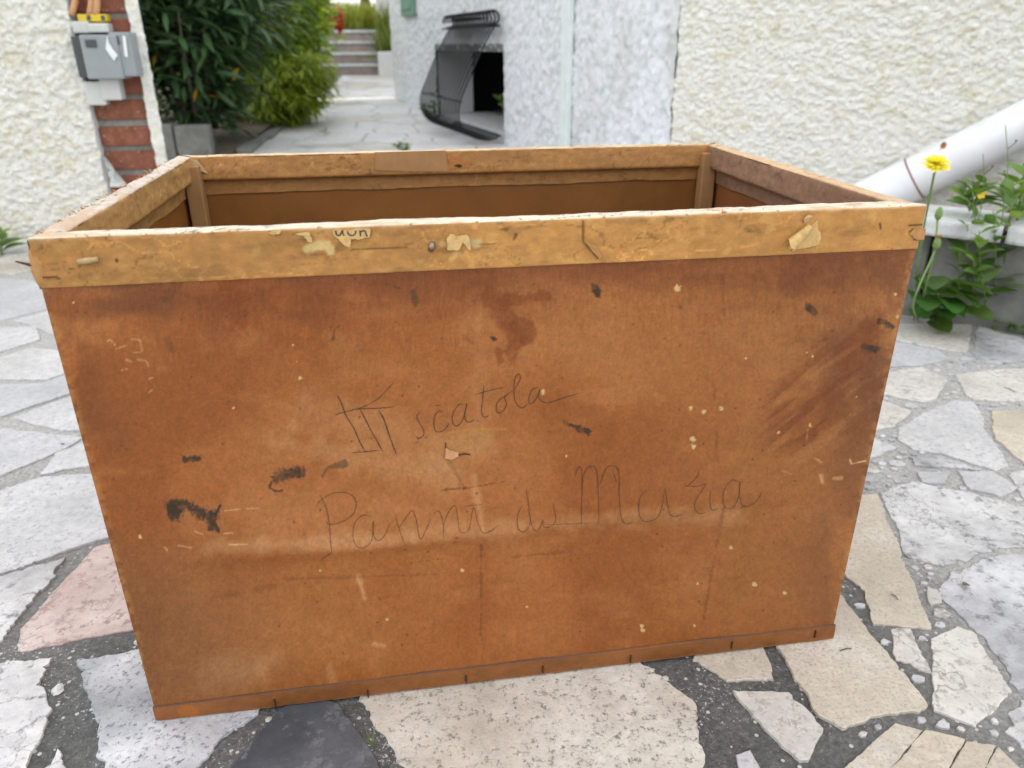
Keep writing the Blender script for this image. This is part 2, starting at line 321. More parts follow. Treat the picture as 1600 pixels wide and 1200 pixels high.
# ------------------------------------------------------------------ setting: ground, paving, path
def zfun(y): return np.maximum(0, np.asarray(y, float)-6.0)*0.030
gy = np.array([-60, -8, -2, 6.0, 13.0, 13.4, 60, 160.0]); gz = np.where(gy > 13.2, 0.55, zfun(gy))-0.05
gx_ = np.array([-120, -6, -1.4, 6, 120.0]); gv = np.array([(x, y, z) for x in gx_ for y, z in zip(gy, gz)])
tag(make('ground', gv, grid_faces(len(gx_), len(gy)), M['lawn']), kind='structure')
py_ = np.concatenate([np.arange(-2.6, 6.0, 0.1), np.arange(6.0, 13.05, 0.25)]); px_ = np.arange(-1.5, 2.21, 0.1)
PX_, PY_ = np.meshgrid(px_, py_, indexing='ij')
pv = np.stack([PX_, PY_, zfun(PY_)-0.0042+0.0030*(fbm(PX_*3, PY_*3, 5)-0.5)], -1).reshape(-1, 3)
paving = tag(make('paving', pv, grid_faces(len(px_), len(py_)), M['mortar'], smooth=True), kind='structure')

def stone_mesh(poly, h=0.012, jit=0.0022, seg=0.0048, tilt=None):
    P = [np.array(p[:2], float) for p in poly]; A = sum(a[0]*b[1]-a[1]*b[0] for a, b in zip(P, P[1:]+P[:1]))
    if A < 0: P = P[::-1]
    c = sum(P)/len(P); out = []
    for i in range(len(P)):
        a, b = P[i], P[(i+1) % len(P)]; l = np.linalg.norm(b-a); n = max(1, min(90, int(l/seg))); nrm = np.array([b[1]-a[1], a[0]-b[0]])/max(l, 1e-6)
        s0 = random.random()*100
        for j in range(n):
            q = a+(b-a)*j/n
            k = 1.0 if j else 0.4
            out.append(q+nrm*(k*jit*(2.6*float(fbm(s0+j*0.22, 3.3, 2, 5))-1.3)*1.9+random.gauss(0, jit*.16)-(random.random() < .05)*random.random()*jit*1.4))
    n = len(out); V = []; F = []
    tx, ty = (random.uniform(-.0025, .0025), random.uniform(-.0025, .0025)) if tilt is None else tilt
    cc = sum(out)/n; dz = random.uniform(-.0014, .0006)
    for (ins, z) in ((0.0, -h), (0.0, -0.0010), (0.0004, -0.0004), (0.0012, 0.0)):
        for q in out:
            d = q-cc; dl = np.linalg.norm(d)+1e-6; p = q-d/dl*ins
            V.append((p[0], p[1], float(zfun(p[1]))+z+dz+tx*d[0]+ty*d[1]))
    for k in range(3):
        for j in range(n): F.append((k*n+j, k*n+(j+1) % n, (k+1)*n+(j+1) % n, (k+1)*n+j))
    F.append(tuple(range(3*n, 4*n)))
    return V, F
STONES = [  # traced outlines on the ground, kind
 ([(-60,1045),(82,1027),(57,1070),(78,1102),(40,1200),(-60,1260)], 'st_rough'),
 ([(150,852),(205,840),(250,972),(104,1002),(31,1017),(29,985),(80,925),(100,905)], 'st_pink'),
 ([(-60,920),(102,870),(85,895),(0,1002),(-70,1030)], 'st_rough'),
 ([(-90,790),(0,765),(62,744),(175,735),(230,815),(0,896),(-90,930)], 'st_white'),
 ([(62,741),(85,708),(145,684),(190,722),(105,731)], 'st_white'),
 ([(-90,660),(0,667),(130,683),(95,703),(0,742),(-90,772)], 'st_white'),
 ([(20,653),(60,637),(130,612),(185,672),(95,672),(50,661)], 'st_white'),
 ([(-90,603),(0,600),(70,598),(112,581),(140,604),(0,650),(-90,652)], 'st_white'),
 ([(-90,560),(0,557),(50,542),(125,550),(130,570),(75,592),(0,592),(-90,594)], 'st_white'),
 ([(-90,512),(0,510),(57,510),(61,530),(0,549),(-90,552)], 'st_white'),
 ([(20,500),(85,482),(135,535),(68,516),(45,506)], 'st_white'),
 ([(-90,438),(0,434),(90,440),(100,475),(0,500),(-90,504)], 'st_white'),
 ([(119,1030),(235,1013),(330,1040),(430,1075),(395,1118),(342,1158),(285,1230),(168,1230)], 'st_grey'),
 ([(432,1112),(470,1085),(528,1098),(615,1230),(330,1230)], 'st_slate'),
 ([(562,1092),(610,1040),(985,990),(1008,1038),(1033,1054),(1083,1092),(1092,1130),(1100,1240),(655,1240)], 'st_beige_pit'),
 ([(62,1205),(90,1168),(100,1210)], 'st_rough'),
 ([(1083,1029),(1100,1000),(1192,990),(1210,1060),(1136,1062)], 'st_beige'),
 ([(1146,1077),(1233,1081),(1287,1137),(1264,1187),(1250,1187),(1217,1158)], 'st_cream'),
 ([(1150,1178),(1172,1170),(1205,1225),(1158,1225)], 'st_white'),
 ([(1255,925),(1312,927),(1450,1102),(1437,1112),(1362,1120),(1317,1137),(1279,1117),(1212,1008),(1215,960)], 'st_beige'),
 ([(1270,855),(1338,772),(1371,770),(1456,982),(1365,974),(1350,922),(1306,884)], 'st_beige'),
 ([(1391,981),(1423,981),(1456,1050),(1400,1029)], 'st_vein'),
 ([(1454,996),(1496,977),(1523,987),(1583,1081),(1525,1135),(1460,1108)], 'st_cream'),
 ([(1400,1128),(1444,1140),(1368,1225),(1285,1225)], 'st_beige'),
 ([(1447,1140),(1508,1155),(1467,1225),(1371,1225)], 'st_beige'),
 ([(1510,1156),(1558,1164),(1522,1225),(1469,1225)], 'st_beige'),
 ([(1560,1165),(1612,1215),(1600,1240),(1524,1225)], 'st_beige'),
 ([(1592,1092),(1660,1060),(1700,1200),(1640,1210),(1570,1142)], 'st_rough'),
 ([(1405,505),(1520,505),(1511,550),(1478,545),(1398,530)], 'st_cream'),
 ([(1395,533),(1463,545),(1485,560),(1440,570),(1388,572)], 'st_white'),
 ([(1383,581),(1440,573),(1480,592),(1465,620),(1445,628),(1375,614)], 'st_cream'),
 ([(1493,585),(1550,577),(1690,572),(1710,630),(1522,624),(1508,613)], 'st_cream'),
 ([(1403,668),(1450,641),(1488,624),(1522,627),(1535,648),(1540,672),(1560,695),(1577,725),(1557,734),(1475,708),(1427,701),(1406,688)], 'st_white'),
 ([(1549,642),(1710,634),(1740,770),(1604,727),(1555,685)], 'st_beige'),
 ([(1340,612),(1368,620),(1425,641),(1396,666),(1350,672)], 'st_cream'),
 ([(1340,690),(1368,683),(1400,698),(1340,724)], 'st_white'),
 ([(1420,713),(1470,712),(1550,737),(1500,731),(1430,726)], 'st_rough'),
 ([(1433,737),(1483,737),(1480,755),(1440,752)], 'st_white'),
 ([(1496,735),(1550,735),(1592,762),(1567,775),(1517,764)], 'st_white'),
 ([(1375,768),(1425,750),(1512,768),(1600,790),(1690,790),(1700,838),(1560,858),(1475,884),(1420,870)], 'st_rough'),
 ([(1484,893),(1560,866),(1640,852),(1740,870),(1700,1050),(1590,1075),(1545,1000),(1512,972),(1470,930)], 'st_rough'),
 ([(1448,915),(1465,920),(1473,940),(1455,945)], 'st_cream'),
 ([(1528,508),(1620,535),(1690,560),(1560,568),(1490,560),(1520,552)], 'st_rough'),
 ([(1600,732),(1760,790),(1700,786),(1604,780),(1575,742)], 'st_rough'),
]
traced = []
for poly, k in STONES:
    w = [at_z(*p)[:2] for p in poly]; traced.append(w)
    V, F = stone_mesh(w, jit=0.0036 if k in ('st_rough', 'st_grey', 'st_beige_pit') else 0.0010 if poly[0][1] > 1120 else 0.0020); make('paving_stone', V, F, M[k], paving)
# the rest of the crazy paving: irregular cells between the traced slabs and along the path
def clip(poly, p, n):
    out = []
    for i in range(len(poly)):
        a, b = poly[i], poly[(i+1) % len(poly)]; da, db = (a-p)@n, (b-p)@n
        if da <= 0: out.append(a)
        if da*db < 0: out.append(a+(b-a)*da/(da-db))
    return out
def inside(p, poly):
    c = False; j = len(poly)-1
    for i in range(len(poly)):
        if (poly[i][1] > p[1]) != (poly[j][1] > p[1]) and p[0] < (poly[j][0]-poly[i][0])*(p[1]-poly[i][1])/(poly[j][1]-poly[i][1])+poly[i][0]: c = not c
        j = i
    return c
seeds = []
yy = -0.9
while yy < 12.8:
    st = 0.25 if yy < 4 else 0.36
    for xx in np.arange(-1.35, 2.1, st*1.15): seeds.append(np.array([xx+random.uniform(-.42, .42)*st, yy+random.uniform(-.42, .42)*st]))
    yy += st
placed = []
fillkinds = ['st_white', 'st_cream', 'st_rough', 'st_white', 'st_beige_pit', 'st_grey']
for i, s in enumerate(seeds):
    poly = [s+np.array(q) for q in ((-.4, -.4), (.4, -.4), (.4, .4), (-.4, .4))]
    for j, o in enumerate(seeds):
        if i != j and abs(o[0]-s[0]) < .8 and abs(o[1]-s[1]) < .8:
            d = o-s; l = np.linalg.norm(d); poly = clip(poly, s+d*(0.5-0.009/l), d/l)
            if len(poly) < 3: break
    if len(poly) < 3: continue
    pts = poly+[s]+[(poly[k]+poly[(k+1) % len(poly)])/2 for k in range(len(poly))]
    if any(inside(p, t) for p in pts for t in traced) or any(inside(q, poly) for t in traced for q in t): continue
    placed.append(poly); V, F = stone_mesh(poly, jit=0.003, seg=0.04 if s[1] < 4 else 0.12); make('paving_stone', V, F, M[random.choice(fillkinds if s[1] < 4 else ['st_path', 'st_path', 'st_cream', 'st_path'])], paving)
# smaller pieces fitted into the gaps that are left beside the frame
def nearest(p, poly):
    best = None; bd = 9
    for a, b_ in zip(poly, list(poly[1:])+[poly[0]]):
        d = b_-a; t = min(1, max(0, ((p-a)@d)/max(d@d, 1e-9))); q = a+d*t; l = np.hypot(*(p-q))
        if l < bd: bd, best = l, q
    return bd, best
every = [(np.mean(t, 0), t) for t in traced+placed]; added = 0; tries = 0
while tries < 1500 and added < 140:
    tries += 1; p = np.array([random.uniform(-1.4, 2.1), random.uniform(-1.2, 2.6)]); u_, v_ = project((p[0], p[1], 0.0))
    if (-40 < u_ < 1640 and 60 < v_ < 1240 and (np.array([p[0], p[1], 0])-CAM)@_fw > 0) or (-.02 < p[0] < BW+.02 and -.02 < p[1] < BD+.02): continue
    near = [t for c_, t in every if abs(c_[0]-p[0]) < .75 and abs(c_[1]-p[1]) < .75]
    if any(inside(p, t) for t in near): continue
    r = random.uniform(.09, .20); poly = [p+np.array([math.cos(a), math.sin(a)])*r*random.uniform(.85, 1.1) for a in np.linspace(0, 6.283, 7, endpoint=False)]; ok = True
    for t in near:
        bd, q = nearest(p, t)
        if bd < .028: ok = False; break
        n_ = (q-p)/bd; poly = clip(poly, q-n_*.010, n_)
        if len(poly) < 3: ok = False; break
    if not ok: continue
    every.append((np.mean(poly, 0), poly)); added += 1
    V, F = stone_mesh(poly, jit=.0025, seg=.03); make('paving_stone', V, F, M[random.choice(fillkinds)], paving)
# loose pale chips bedded in the joints
mb = MB(); cnt = 0
while cnt < 1700:
    q = np.array([random.uniform(-0.75, 1.9), random.uniform(-0.35, 1.7)])
    if any(inside(q, t) for t in traced) or (0 < q[0] < BW and 0.01 < q[1] < BD) or float(fbm(q[0]*9, q[1]*9, 12, 3)) < random.uniform(.35, .62): continue
    r = (.0007+.0022*random.random()**2.2)*(1.8 if random.random() < .04 else 1); a = random.random()*6.28; e = random.uniform(.5, 1)
    vs_ = [(q[0]+r*math.cos(a+k*1.2566)*random.uniform(.7, 1.1), q[1]+r*e*math.sin(a+k*1.2566)*random.uniform(.7, 1.1), -0.0052) for k in range(5)]
    mb.add(vs_+[(q[0]+random.uniform(-.3, .3)*r, q[1], -0.0042+r*random.uniform(.2, .5))], [(k, (k+1) % 5, 5) for k in range(5)]); cnt += 1
tag(mb.build('joint_chips', M['chip'], paving), kind='stuff')
# broken rubble packed into the wide joints right of the box
frag = []; tries = 0
while len(frag) < 110 and tries < 6000:
    tries += 1; q = at_z(random.uniform(1340, 1640), random.uniform(560, 1190))[:2]; r = random.uniform(.005, .017)
    ring = [q+np.array([math.cos(a), math.sin(a)])*(r+.002) for a in np.arange(0, 6.28, .7)]
    if any(inside(p, t) for p in ring+[q] for t in traced) or any(np.hypot(*(q-o))-ro-r < .001 for o, ro in frag): continue
    if 0 < q[0] < BW+.01 and 0 < q[1] < BD: continue
    frag.append((q, r)); a0 = random.random()*6
    pl = [q+np.array([math.cos(a0+a), .8*math.sin(a0+a)])*r*random.uniform(.65, 1.05) for a in np.linspace(0, 6.28, random.choice((5, 6, 7)), endpoint=False)]
    V, F = stone_mesh(pl, jit=.0012, seg=.006); make('stone_fragment', V, F, M[random.choice(('st_rough', 'st_white', 'st_cream', 'st_rough', 'st_grey'))], paving)
def pebble(px, py, r, flat=.5, name='pebble'):
    bm = bmesh.new(); bmesh.ops.create_icosphere(bm, subdivisions=2, radius=r)
    for v in bm.verts: v.co *= 1+.35*(float(vn(v.co.x/r*1.3+px, v.co.y/r*1.3+v.co.z/r*2))-.5)*2; v.co.z *= flat
    p = at_z(px, py); V = [(v.co.x+p[0], v.co.y+p[1], v.co.z+r*flat*.55-.004) for v in bm.verts]; bm.verts.index_update()
    F = [[v.index for v in f.verts] for f in bm.faces]; bm.free(); return make(name, V, F, M['chip'])
tag(pebble(90, 1076, .0078), 'pale beige pebble in the dark joint left of the box', 'pebble')
tag(pebble(216, 1000, .0048), 'small white pebble below the pink slab', 'pebble')
tag(pebble(1040, 1057, .0042), 'small white pebble in the dark joint right of the pitted slab', 'pebble')
tag(pebble(419, 1121, .0038), 'tiny white pebble touching the dark slate slab', 'pebble')

# ------------------------------------------------------------------ house: white side wall, cream front wall, cellar opening
CORNER = np.array([1.58, 2.83]); WA = np.array([-0.187, 0.982]); WA /= np.linalg.norm(WA); WN = np.array([-WA[1], WA[0]])
CA = np.array([0.80, -0.60]); CN = np.array([-0.60, -0.80])
house = tag(empty('house', (CORNER[0], CORNER[1], 0)), 'white and cream rough stucco house with cellar opening behind the box', 'house')
def wall_grid(name, p0, a, n, s0, s1, z0, z1, st, amp, colfun, sc, m, parent, hole=None, seed=0, edge=None):
    s = np.arange(s0, s1+st*.5, st); z = np.arange(z0, z1+st*.5, st)
    if hole:
        hs0, hs1, hz0, hz1 = hole
        for val in (hs0, hs1): s[np.argmin(abs(s-val))] = val
        for val in (hz0, hz1): z[np.argmin(abs(z-val))] = val
    Sg, Zg = np.meshgrid(s, z, indexing='ij')
    wx = Sg/sc+1.3*fbm(Sg/sc*.6, Zg/sc*.6, seed+40, 2); wz = Zg/sc*1.25+1.3*fbm(Sg/sc*.6, Zg/sc*.6, seed+50, 2)
    h1 = fbm(Sg/sc, Zg/sc*1.15, seed, 4); h2 = fbm(wx*.5, wz*.6, seed+9, 5); h3 = vn(Sg/sc*2.6, Zg/sc*2.9, seed+23)
    h = (sstep(.30, .66, h1)*.55+sstep(.36, .64, h2)*.40+.22*h3)*amp
    if edge is not None: h = h*np.minimum(1, (Sg-s0)/edge+.4)
    rag = (fbm(Zg/.03, Zg*0, seed+70, 4)-.5)*.016*np.exp(-((Sg-s0)/.015)**2)+(fbm(Zg/.03, Zg*0+9, seed+80, 4)-.5)*.016*np.exp(-((Sg-s1)/.015)**2)*(0 if hole else 1); Sg = Sg+rag
    P = np.empty(Sg.shape+(3,)); P[..., 0] = p0[0]+a[0]*Sg+n[0]*h; P[..., 1] = p0[1]+a[1]*Sg+n[1]*h; P[..., 2] = Zg
    col = colfun(Sg, Zg, h1, h2)
    F = grid_faces(len(s), len(z))
    if hole:
        fs = .5*(Sg[:-1, :-1]+Sg[1:, 1:]).ravel(); fz = .5*(Zg[:-1, :-1]+Zg[1:, 1:]).ravel()
        F = F[~((fs > hs0) & (fs < hs1) & (fz > hz0) & (fz < hz1))]
    if a[0]*n[1]-a[1]*n[0] > 0: F = F[:, ::-1]
    return make(name, P.reshape(-1, 3), F, m, parent, True, col.reshape(-1, 3))
def col_white(Sg, Zg, h1, h2):
    c = np.ones(Sg.shape+(3,))*np.array([.70, .715, .75]); st = sstep(.55, .75, fbm(Sg*3, Zg*1.2, 61))
    s2 = sstep(.50, .68, fbm(Sg*22, Zg*26, 63, 4)); c = c*(1-.20*s2[..., None]*np.array([.9, .75, .95])); return c*(1-.16*st[..., None]*np.array([.8, .9, 1.1]))
def col_cream(Sg, Zg, h1, h2):
    c = np.ones(Sg.shape+(3,))*np.array([.785, .782, .735]); st = sstep(.46, .70, fbm(Sg*9, Zg*9, 71, 5)); s2 = sstep(.50, .68, fbm(Sg*42, Zg*58, 75, 4))
    c = c*(1-.03*st[..., None]*np.array([.5, .7, 1.6])); return c*(1-.32*(s2*(.45+.25*st))[..., None]*np.array([.5, .7, 1.2]))
def on_wall(px, py, off=0.0): return at_plane(px, py, (CORNER[0]+WN[0]*off, CORNER[1]+WN[1]*off, 0), (WN[0], WN[1], 0))
def s_of(p): return float((np.asarray(p)[:2]-CORNER)@WA)
s_jamb = s_of(on_wall(789, 150)); s_far = s_of(on_wall(612, 60)); z_top = float(on_wall(787, 80)[2])
HS0, HS1, HZ1 = s_jamb, s_jamb+1.95, z_top
wall_grid('side_wall', CORNER, WA, WN, 0.0, s_far, -0.06, 1.9, 0.011, 0.013, col_white, .028, M['stucco_far'], house, hole=(HS0, HS1, -0.07, HZ1), seed=3)
wall_grid('front_wall', CORNER, CA, CN, 0.0, 2.6, -0.06, 1.75, 0.0045, 0.0115, col_cream, .013, M['stucco'], house, seed=21)
def wbox(s0, s1, n0, n1, z0, z1, mb=None, a=WA, n=WN, p0=CORNER, bev=0):
    mb = mb or MB(); Mx = Matrix(((a[0], n[0], 0, p0[0]), (a[1], n[1], 0, p0[1]), (0, 0, 1, 0), (0, 0, 0, 1)))
    return mb.box((s0, n0, z0), (s1, n1, z1), bev, Mx)
# thick masonry behind the faces and the storeys above (out of frame, they shade the yard)
wbox(0.0, HS0, -0.35, -0.02, -.06, 3.9).build('masonry', M['white_wall'], house)
wbox(HS1, s_far, -0.35, -0.02, -.06, 2.7).build('masonry', M['white_wall'], house)
wbox(HS0+.001, HS1-.001, -0.35, -0.021, HZ1+.002, 3.9).build('masonry', M['white_wall'], house)
wbox(0.02, 7.5, -0.35, -0.02, -.06, 5.6, a=CA, n=CN).build('masonry', M['white_wall'], house)
MB().box((.85, 9.9, 0), (4.5, 14.55, 2.7)).build('unseen_shade_block', M['white_wall'], house)  # unseen block added behind the wall end to shade path and steps
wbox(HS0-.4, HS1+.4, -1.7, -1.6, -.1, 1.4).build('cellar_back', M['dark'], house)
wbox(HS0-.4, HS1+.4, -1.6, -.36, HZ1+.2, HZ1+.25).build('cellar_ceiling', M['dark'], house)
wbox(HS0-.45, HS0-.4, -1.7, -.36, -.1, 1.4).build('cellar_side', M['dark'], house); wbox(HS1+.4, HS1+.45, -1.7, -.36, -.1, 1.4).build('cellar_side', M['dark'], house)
wbox(HS0+.002, HS1-.002, -.50, -.012, -.03, .07, bev=.006).build('sill', M['kerb_stone'], house)
wbox(HS0+.002, HS1-.002, -.16, .012, HZ1-.005, HZ1+.05, bev=.004).build('lintel', M['concrete'], house)
# shutter far along the wall
a_ = on_wall(633, 10); b_ = on_wall(653, 24); s0, s1 = sorted((s_of(a_), s_of(b_)))
sh = wbox(s0, s1, .012, .05, float(b_[2]), float(b_[2])+1.2, bev=.004).build('shutter', M['shutter'], house)
for k in range(10): wbox(s0+.06, s1-.06, .05, .058, float(b_[2])+.06+k*.11, float(b_[2])+.13+k*.11).build('slat', M['shutter'], sh)
# cable duct on the white wall
s0 = s_of(on_wall(886, 120)); s1 = s_of(on_wall(898, 120)); s0, s1 = min(s0, s1), max(s0, s1)
d = wbox(s0, s1, .012, .045, -.02, 1.9, bev=.006).build('duct', M['duct'])
tag(d, 'pale green vertical cable duct fixed to the white side wall', 'cable duct')

# belly grille over the cellar opening
gr0 = CORNER+WA*HS0
grille = tag(empty('window_grille', (gr0[0], gr0[1], 0)), 'black bulging iron grille of thin bars over the cellar opening', 'window grille')
def W3(s, n, z): return (CORNER[0]+WA[0]*s+WN[0]*n, CORNER[1]+WA[1]*s+WN[1]*n, z)
prof = [(.055, .80), (.10, .74), (.16, .64), (.225, .52), (.285, .40), (.328, .31), (.345, .23), (.335, .155), (.29, .09), (.21, .045), (.12, .03), (.05, .045)]
NB = 15; ss = np.linspace(HS0+.03, HS0+1.20, NB)
def clone(o, parent, off):
    c = o.copy(); C.objects.link(c); c.parent = parent; c.matrix_parent_inverse = o.matrix_parent_inverse.copy(); c.location = Vector(o.location)+Vector(off); return c
bar0 = MB().tube(spline([W3(ss[0], n, z) for n, z in prof], 4), .0071, 6).build('bar', M['black_iron'], grille, True)
th_ = np.linspace(-.3, 2*math.pi*.82, 14)
scr0 = MB().tube([W3(ss[0], .075+.045*math.cos(t), .845+.045*math.sin(t)) for t in th_], .0085, 6).build('scroll', M['black_iron'], grille, True)
for s in ss[1:]:
    off = (WA[0]*(s-ss[0]), WA[1]*(s-ss[0]), 0); clone(bar0, grille, off); clone(scr0, grille, off)
wbox(HS0-.02, HS0+1.24, .035, .065, .785, .80).build('rail', M['black_iron'], grille)
wbox(HS0-.02, HS0+1.24, .10, .125, .785, .797).build('rail', M['black_iron'], grille)
wbox(HS0-.02, HS0+1.24, .035, .055, .052, .064).build('rail', M['black_iron'], grille)
MB().tube([W3(HS0-.0, .328, .30), W3(HS0+1.22, .328, .30)], .006, 6).build('rail', M['black_iron'], grille)

# ------------------------------------------------------------------ raised bed with stone kerb, soil, drain pipe
K0 = at_z(1440, 500)[:2]; K1 = at_z(1600, 527)[:2]; KD = (K1-K0)/np.linalg.norm(K1-K0); KN = np.array([KD[1], -KD[0]])
if KN[1] > 0: KN = -KN
ZK = 0.27
bed = tag(empty('stone_kerb', (K0[0], K0[1], 0)), 'low kerb of pale weathered stones holding the bed below the drain pipe', 'kerb')
def rough_block(name, s0, s1, n0, n1, z0, z1, m, parent, amp=.012, seed=0):
    bm = bmesh.new(); bmesh.ops.create_cube(bm, size=1); bmesh.ops.bevel(bm, geom=bm.edges[:], offset=.05, segments=1, affect='EDGES')
    bmesh.ops.subdivide_edges(bm, edges=bm.edges[:], cuts=3, use_grid_fill=True)
    V = []
    for v in bm.verts:
        s = s0+(v.co.x+.5)*(s1-s0); n = n0+(v.co.y+.5)*(n1-n0); z = z0+(v.co.z+.5)*(z1-z0)
        k = amp*(float(fbm(s*18+seed, z*18+n*9, seed, 3))-.5)*2
        V.append((K0[0]+KD[0]*s+KN[0]*(n+k), K0[1]+KD[1]*s+KN[1]*(n+k), z+k*.5))
    bm.verts.index_update(); F = [[v.index for v in f.verts] for f in bm.faces]; bm.free()
    return make(name, V, F, m, parent, True)
ks = -.42
for i, l in enumerate((.40, .27, .36, .33, .42)):
    rough_block('stone', ks+.004, ks+l-.004, -.17, -.035 if i < 2 else .0, -.03, ZK-.045, M['concrete'] if i < 2 else M['kerb_stone'], bed, .016, i*3+1)
    ks += l
for s0, s1 in ((-.44, .13), (.14, .72), (.73, 1.4)): rough_block('coping', s0, s1, -.20, .022, ZK-.043, ZK, M['kerb_stone'], bed, .006, int(s0*9)+11)
sg, tg = np.meshgrid(np.linspace(-.06, 1.9, 60), np.linspace(.12, 2.6, 60), indexing='ij')
sv = np.stack([K0[0]+KD[0]*sg-KN[0]*tg, K0[1]+KD[1]*sg-KN[1]*tg, ZK-.05+.05*(fbm(sg*6, tg*6, 3)-.3)-.30*sstep(.30, -.06, sg)+.02*sstep(.1, 1.2, tg)], -1)
tag(make('soil_bed', sv.reshape(-1, 3), grid_faces(60, 60)[:, ::-1], M['soil'], None, True), kind='structure')
PR = .084
pa = at_plane(1380, 302, (CORNER[0]+CN[0]*(PR+.02), CORNER[1]+CN[1]*(PR+.02), 0), (CN[0], CN[1], 0)); pb = at_plane(1600, 194, (CORNER[0]+CN[0]*(PR+.02), CORNER[1]+CN[1]*(PR+.02), 0), (CN[0], CN[1], 0))
pd = (pb-pa)/np.linalg.norm(pb-pa)
pipe = tag(empty('drain_pipe', tuple(pa)), 'thick white plastic drain pipe running slanted along the cream wall', 'pipe')
MB().tube([pa-pd*.35, pa-pd*.3, pb, pb+pd*.9], PR, 40).build('tube', M['pvc'], pipe, True)
pc = at_plane(1415, 285, (CORNER[0]+CN[0]*(PR+.02), CORNER[1]+CN[1]*(PR+.02), 0), (CN[0], CN[1], 0)); pcs = float((pc-pa)@pd)
MB().tube([pa-pd*.34, pa+pd*(pcs+.03)], PR*1.045, 40).build('socket', M['pvc'], pipe, True)
MB().tube([pa+pd*(pcs+.031), pa+pd*(pcs+.037)], PR*1.03, 40).build('gasket', M['red_seam'], pipe, True)

# ------------------------------------------------------------------ left: stucco pier, brick niche, meter boxes
YF = 2.35; edge_x = float(at_y(178, 340, YF)[0]); ex0 = float(at_y(110, 20, YF)[0]); xe = (edge_x+ex0)/2
niche = tag(empty('meter_niche', (xe, YF, 0)), 'cream rough stucco pier with red brick niche on the left edge', 'wall')
wall_grid('stucco_pier', (xe, YF), np.array([-1.0, 0]), np.array([0, -1.0]), 0.0, 1.3, -.05, 1.6, .0045, .0115, col_cream, .013, M['stucco'], niche, seed=33)
MB().box((xe-1.3, YF+.004, -.05), (xe, YF+.5, 1.6), .0).build('pier_core', M['white_wall'], niche)
jx0 = float(at_y(242, 240, YF+.01)[0]); jx1 = float(at_y(260, 240, YF+.01)[0])
wall_grid('jamb', (jx1, YF+.01), np.array([-1.0, 0]), np.array([0, -1.0]), 0, jx1-jx0, -.05, 1.6, .0065, .009, col_cream, .022, M['stucco'], niche, seed=37)
MB().box((jx0, YF+.014, -.05), (jx1-.004, YF+.022, 1.6), .0).build('jamb_core', M['white_wall'], niche)
YB = YF+.028
MB().box((xe-.02, YB+.016, -.05), (jx0+.01, YB+.03, 1.6)).build('mortar_back', M['brick_mortar'], niche)
ch = .087; bl = .40
for r in range(18):
    x = xe-.10-(.06 if r % 2 else 0)
    while x < jx0:
        a0, a1 = max(x, xe+.003), min(x+bl-.016, jx0-.003)
        if a1-a0 > .02:
            dy = random.uniform(-.004, .006); dz = random.uniform(-.003, .003)
            MB().box((a0, YB+dy, r*ch+dz), (a1, YB+.05, r*ch+ch-.021+dz), .005).build('brick', M['brick'], niche)
        x += bl
def wall_box(name, x0, y0, x1, y1, Yf, Yb, m, label, cat, bev=.006):
    a = at_y(x0, y1, Yf); b_ = at_y(x1, y0, Yf)
    e = empty(name, (a[0], Yb, a[2])); tag(e, label, cat); MB().box((a[0], Yf, a[2]), (b_[0], Yb, b_[2]), bev).build('housing', m, e)
    return e, a, b_
e, a, b_ = wall_box('meter_box', 137, 54, 181, 124, YF-.075, YB-.001, M['plastic_grey'], 'grey meter box with a label slot next to the stucco pier', 'meter box')
MB().box((a[0]-.034, YF-.05, a[2]+.004), (a[0]-.001, YB-.002, b_[2]-.004), .003).build('dark_side_strip', M['plastic_dark'], e)  # dark strip along the left side of the meter
MB().box((a[0]+.018, YF-.079, a[2]+.098), (a[0]+.052, YF-.074, a[2]+.122), .001).build('label_slot', M['plastic_dark'], e)
e2, a2, b2 = wall_box('meter_box', 182, 50, 202, 120, YF-.068, YB-.001, M['plastic_grey'], 'grey meter box with torn white stickers beside the bare bricks', 'meter box')
MB().box((a2[0]+.008, YF-.072, a2[2]+.10), (a2[0]+.032, YF-.067, a2[2]+.125), .001).build('label_slot', M['plastic_dark'], e2)
def sticker(pts, Y, m, parent, name='sticker'):
    V = [at_y(x, y, Y) for x, y in pts]; n = len(V); V2 = [v+np.array([0, .0012, 0]) for v in V]
    return make(name, V+V2, [tuple(range(n))]+[(i, (i+1) % n, n+(i+1) % n, n+i) for i in range(n)], m, parent)
sticker([(167, 55), (170, 67), (178, 79), (184, 86), (178, 95), (170, 84), (165, 76)], YF-.0795, M['pvc'], e2)
sticker([(191, 55), (196, 57), (200, 90), (195, 88)], YF-.0725, M['pvc'], e2)
wall_box('conduit_box', 137, 127, 159, 165, YF-.02, YB-.001, M['plastic_pale'], 'pale plastic conduit box hanging lower, under the grey meter', 'conduit box')
wall_box('conduit_box', 160, 122, 184, 157, YF-.028, YB-.001, M['plastic_pale'], 'pale plastic conduit box nearer the bricks, under the grey meters', 'conduit box')
wall_box('terminal_cover', 114, 33, 137, 52, YF-.02, YB-.001, M['plastic_pale'], 'pale terminal cover beside the pier, above the grey meter', 'terminal cover')
wall_box('terminal_cover', 138, 36, 168, 51, YF-.026, YB-.001, M['plastic_pale'], 'wider pale terminal cover, above the grey meter', 'terminal cover')
e, a, b_ = wall_box('warning_tape', 122, 22, 166, 34, YF-.012, YB-.001, M['yellow'], 'yellow and black tape wound above the grey meters', 'tape', .004)
for q in (.03, .075): MB().box((a[0]+q, YF-.0135, a[2]+.004), (a[0]+q+.012, YF-.010, b_[2]-.004)).build('black_band', M['plastic_dark'], e)
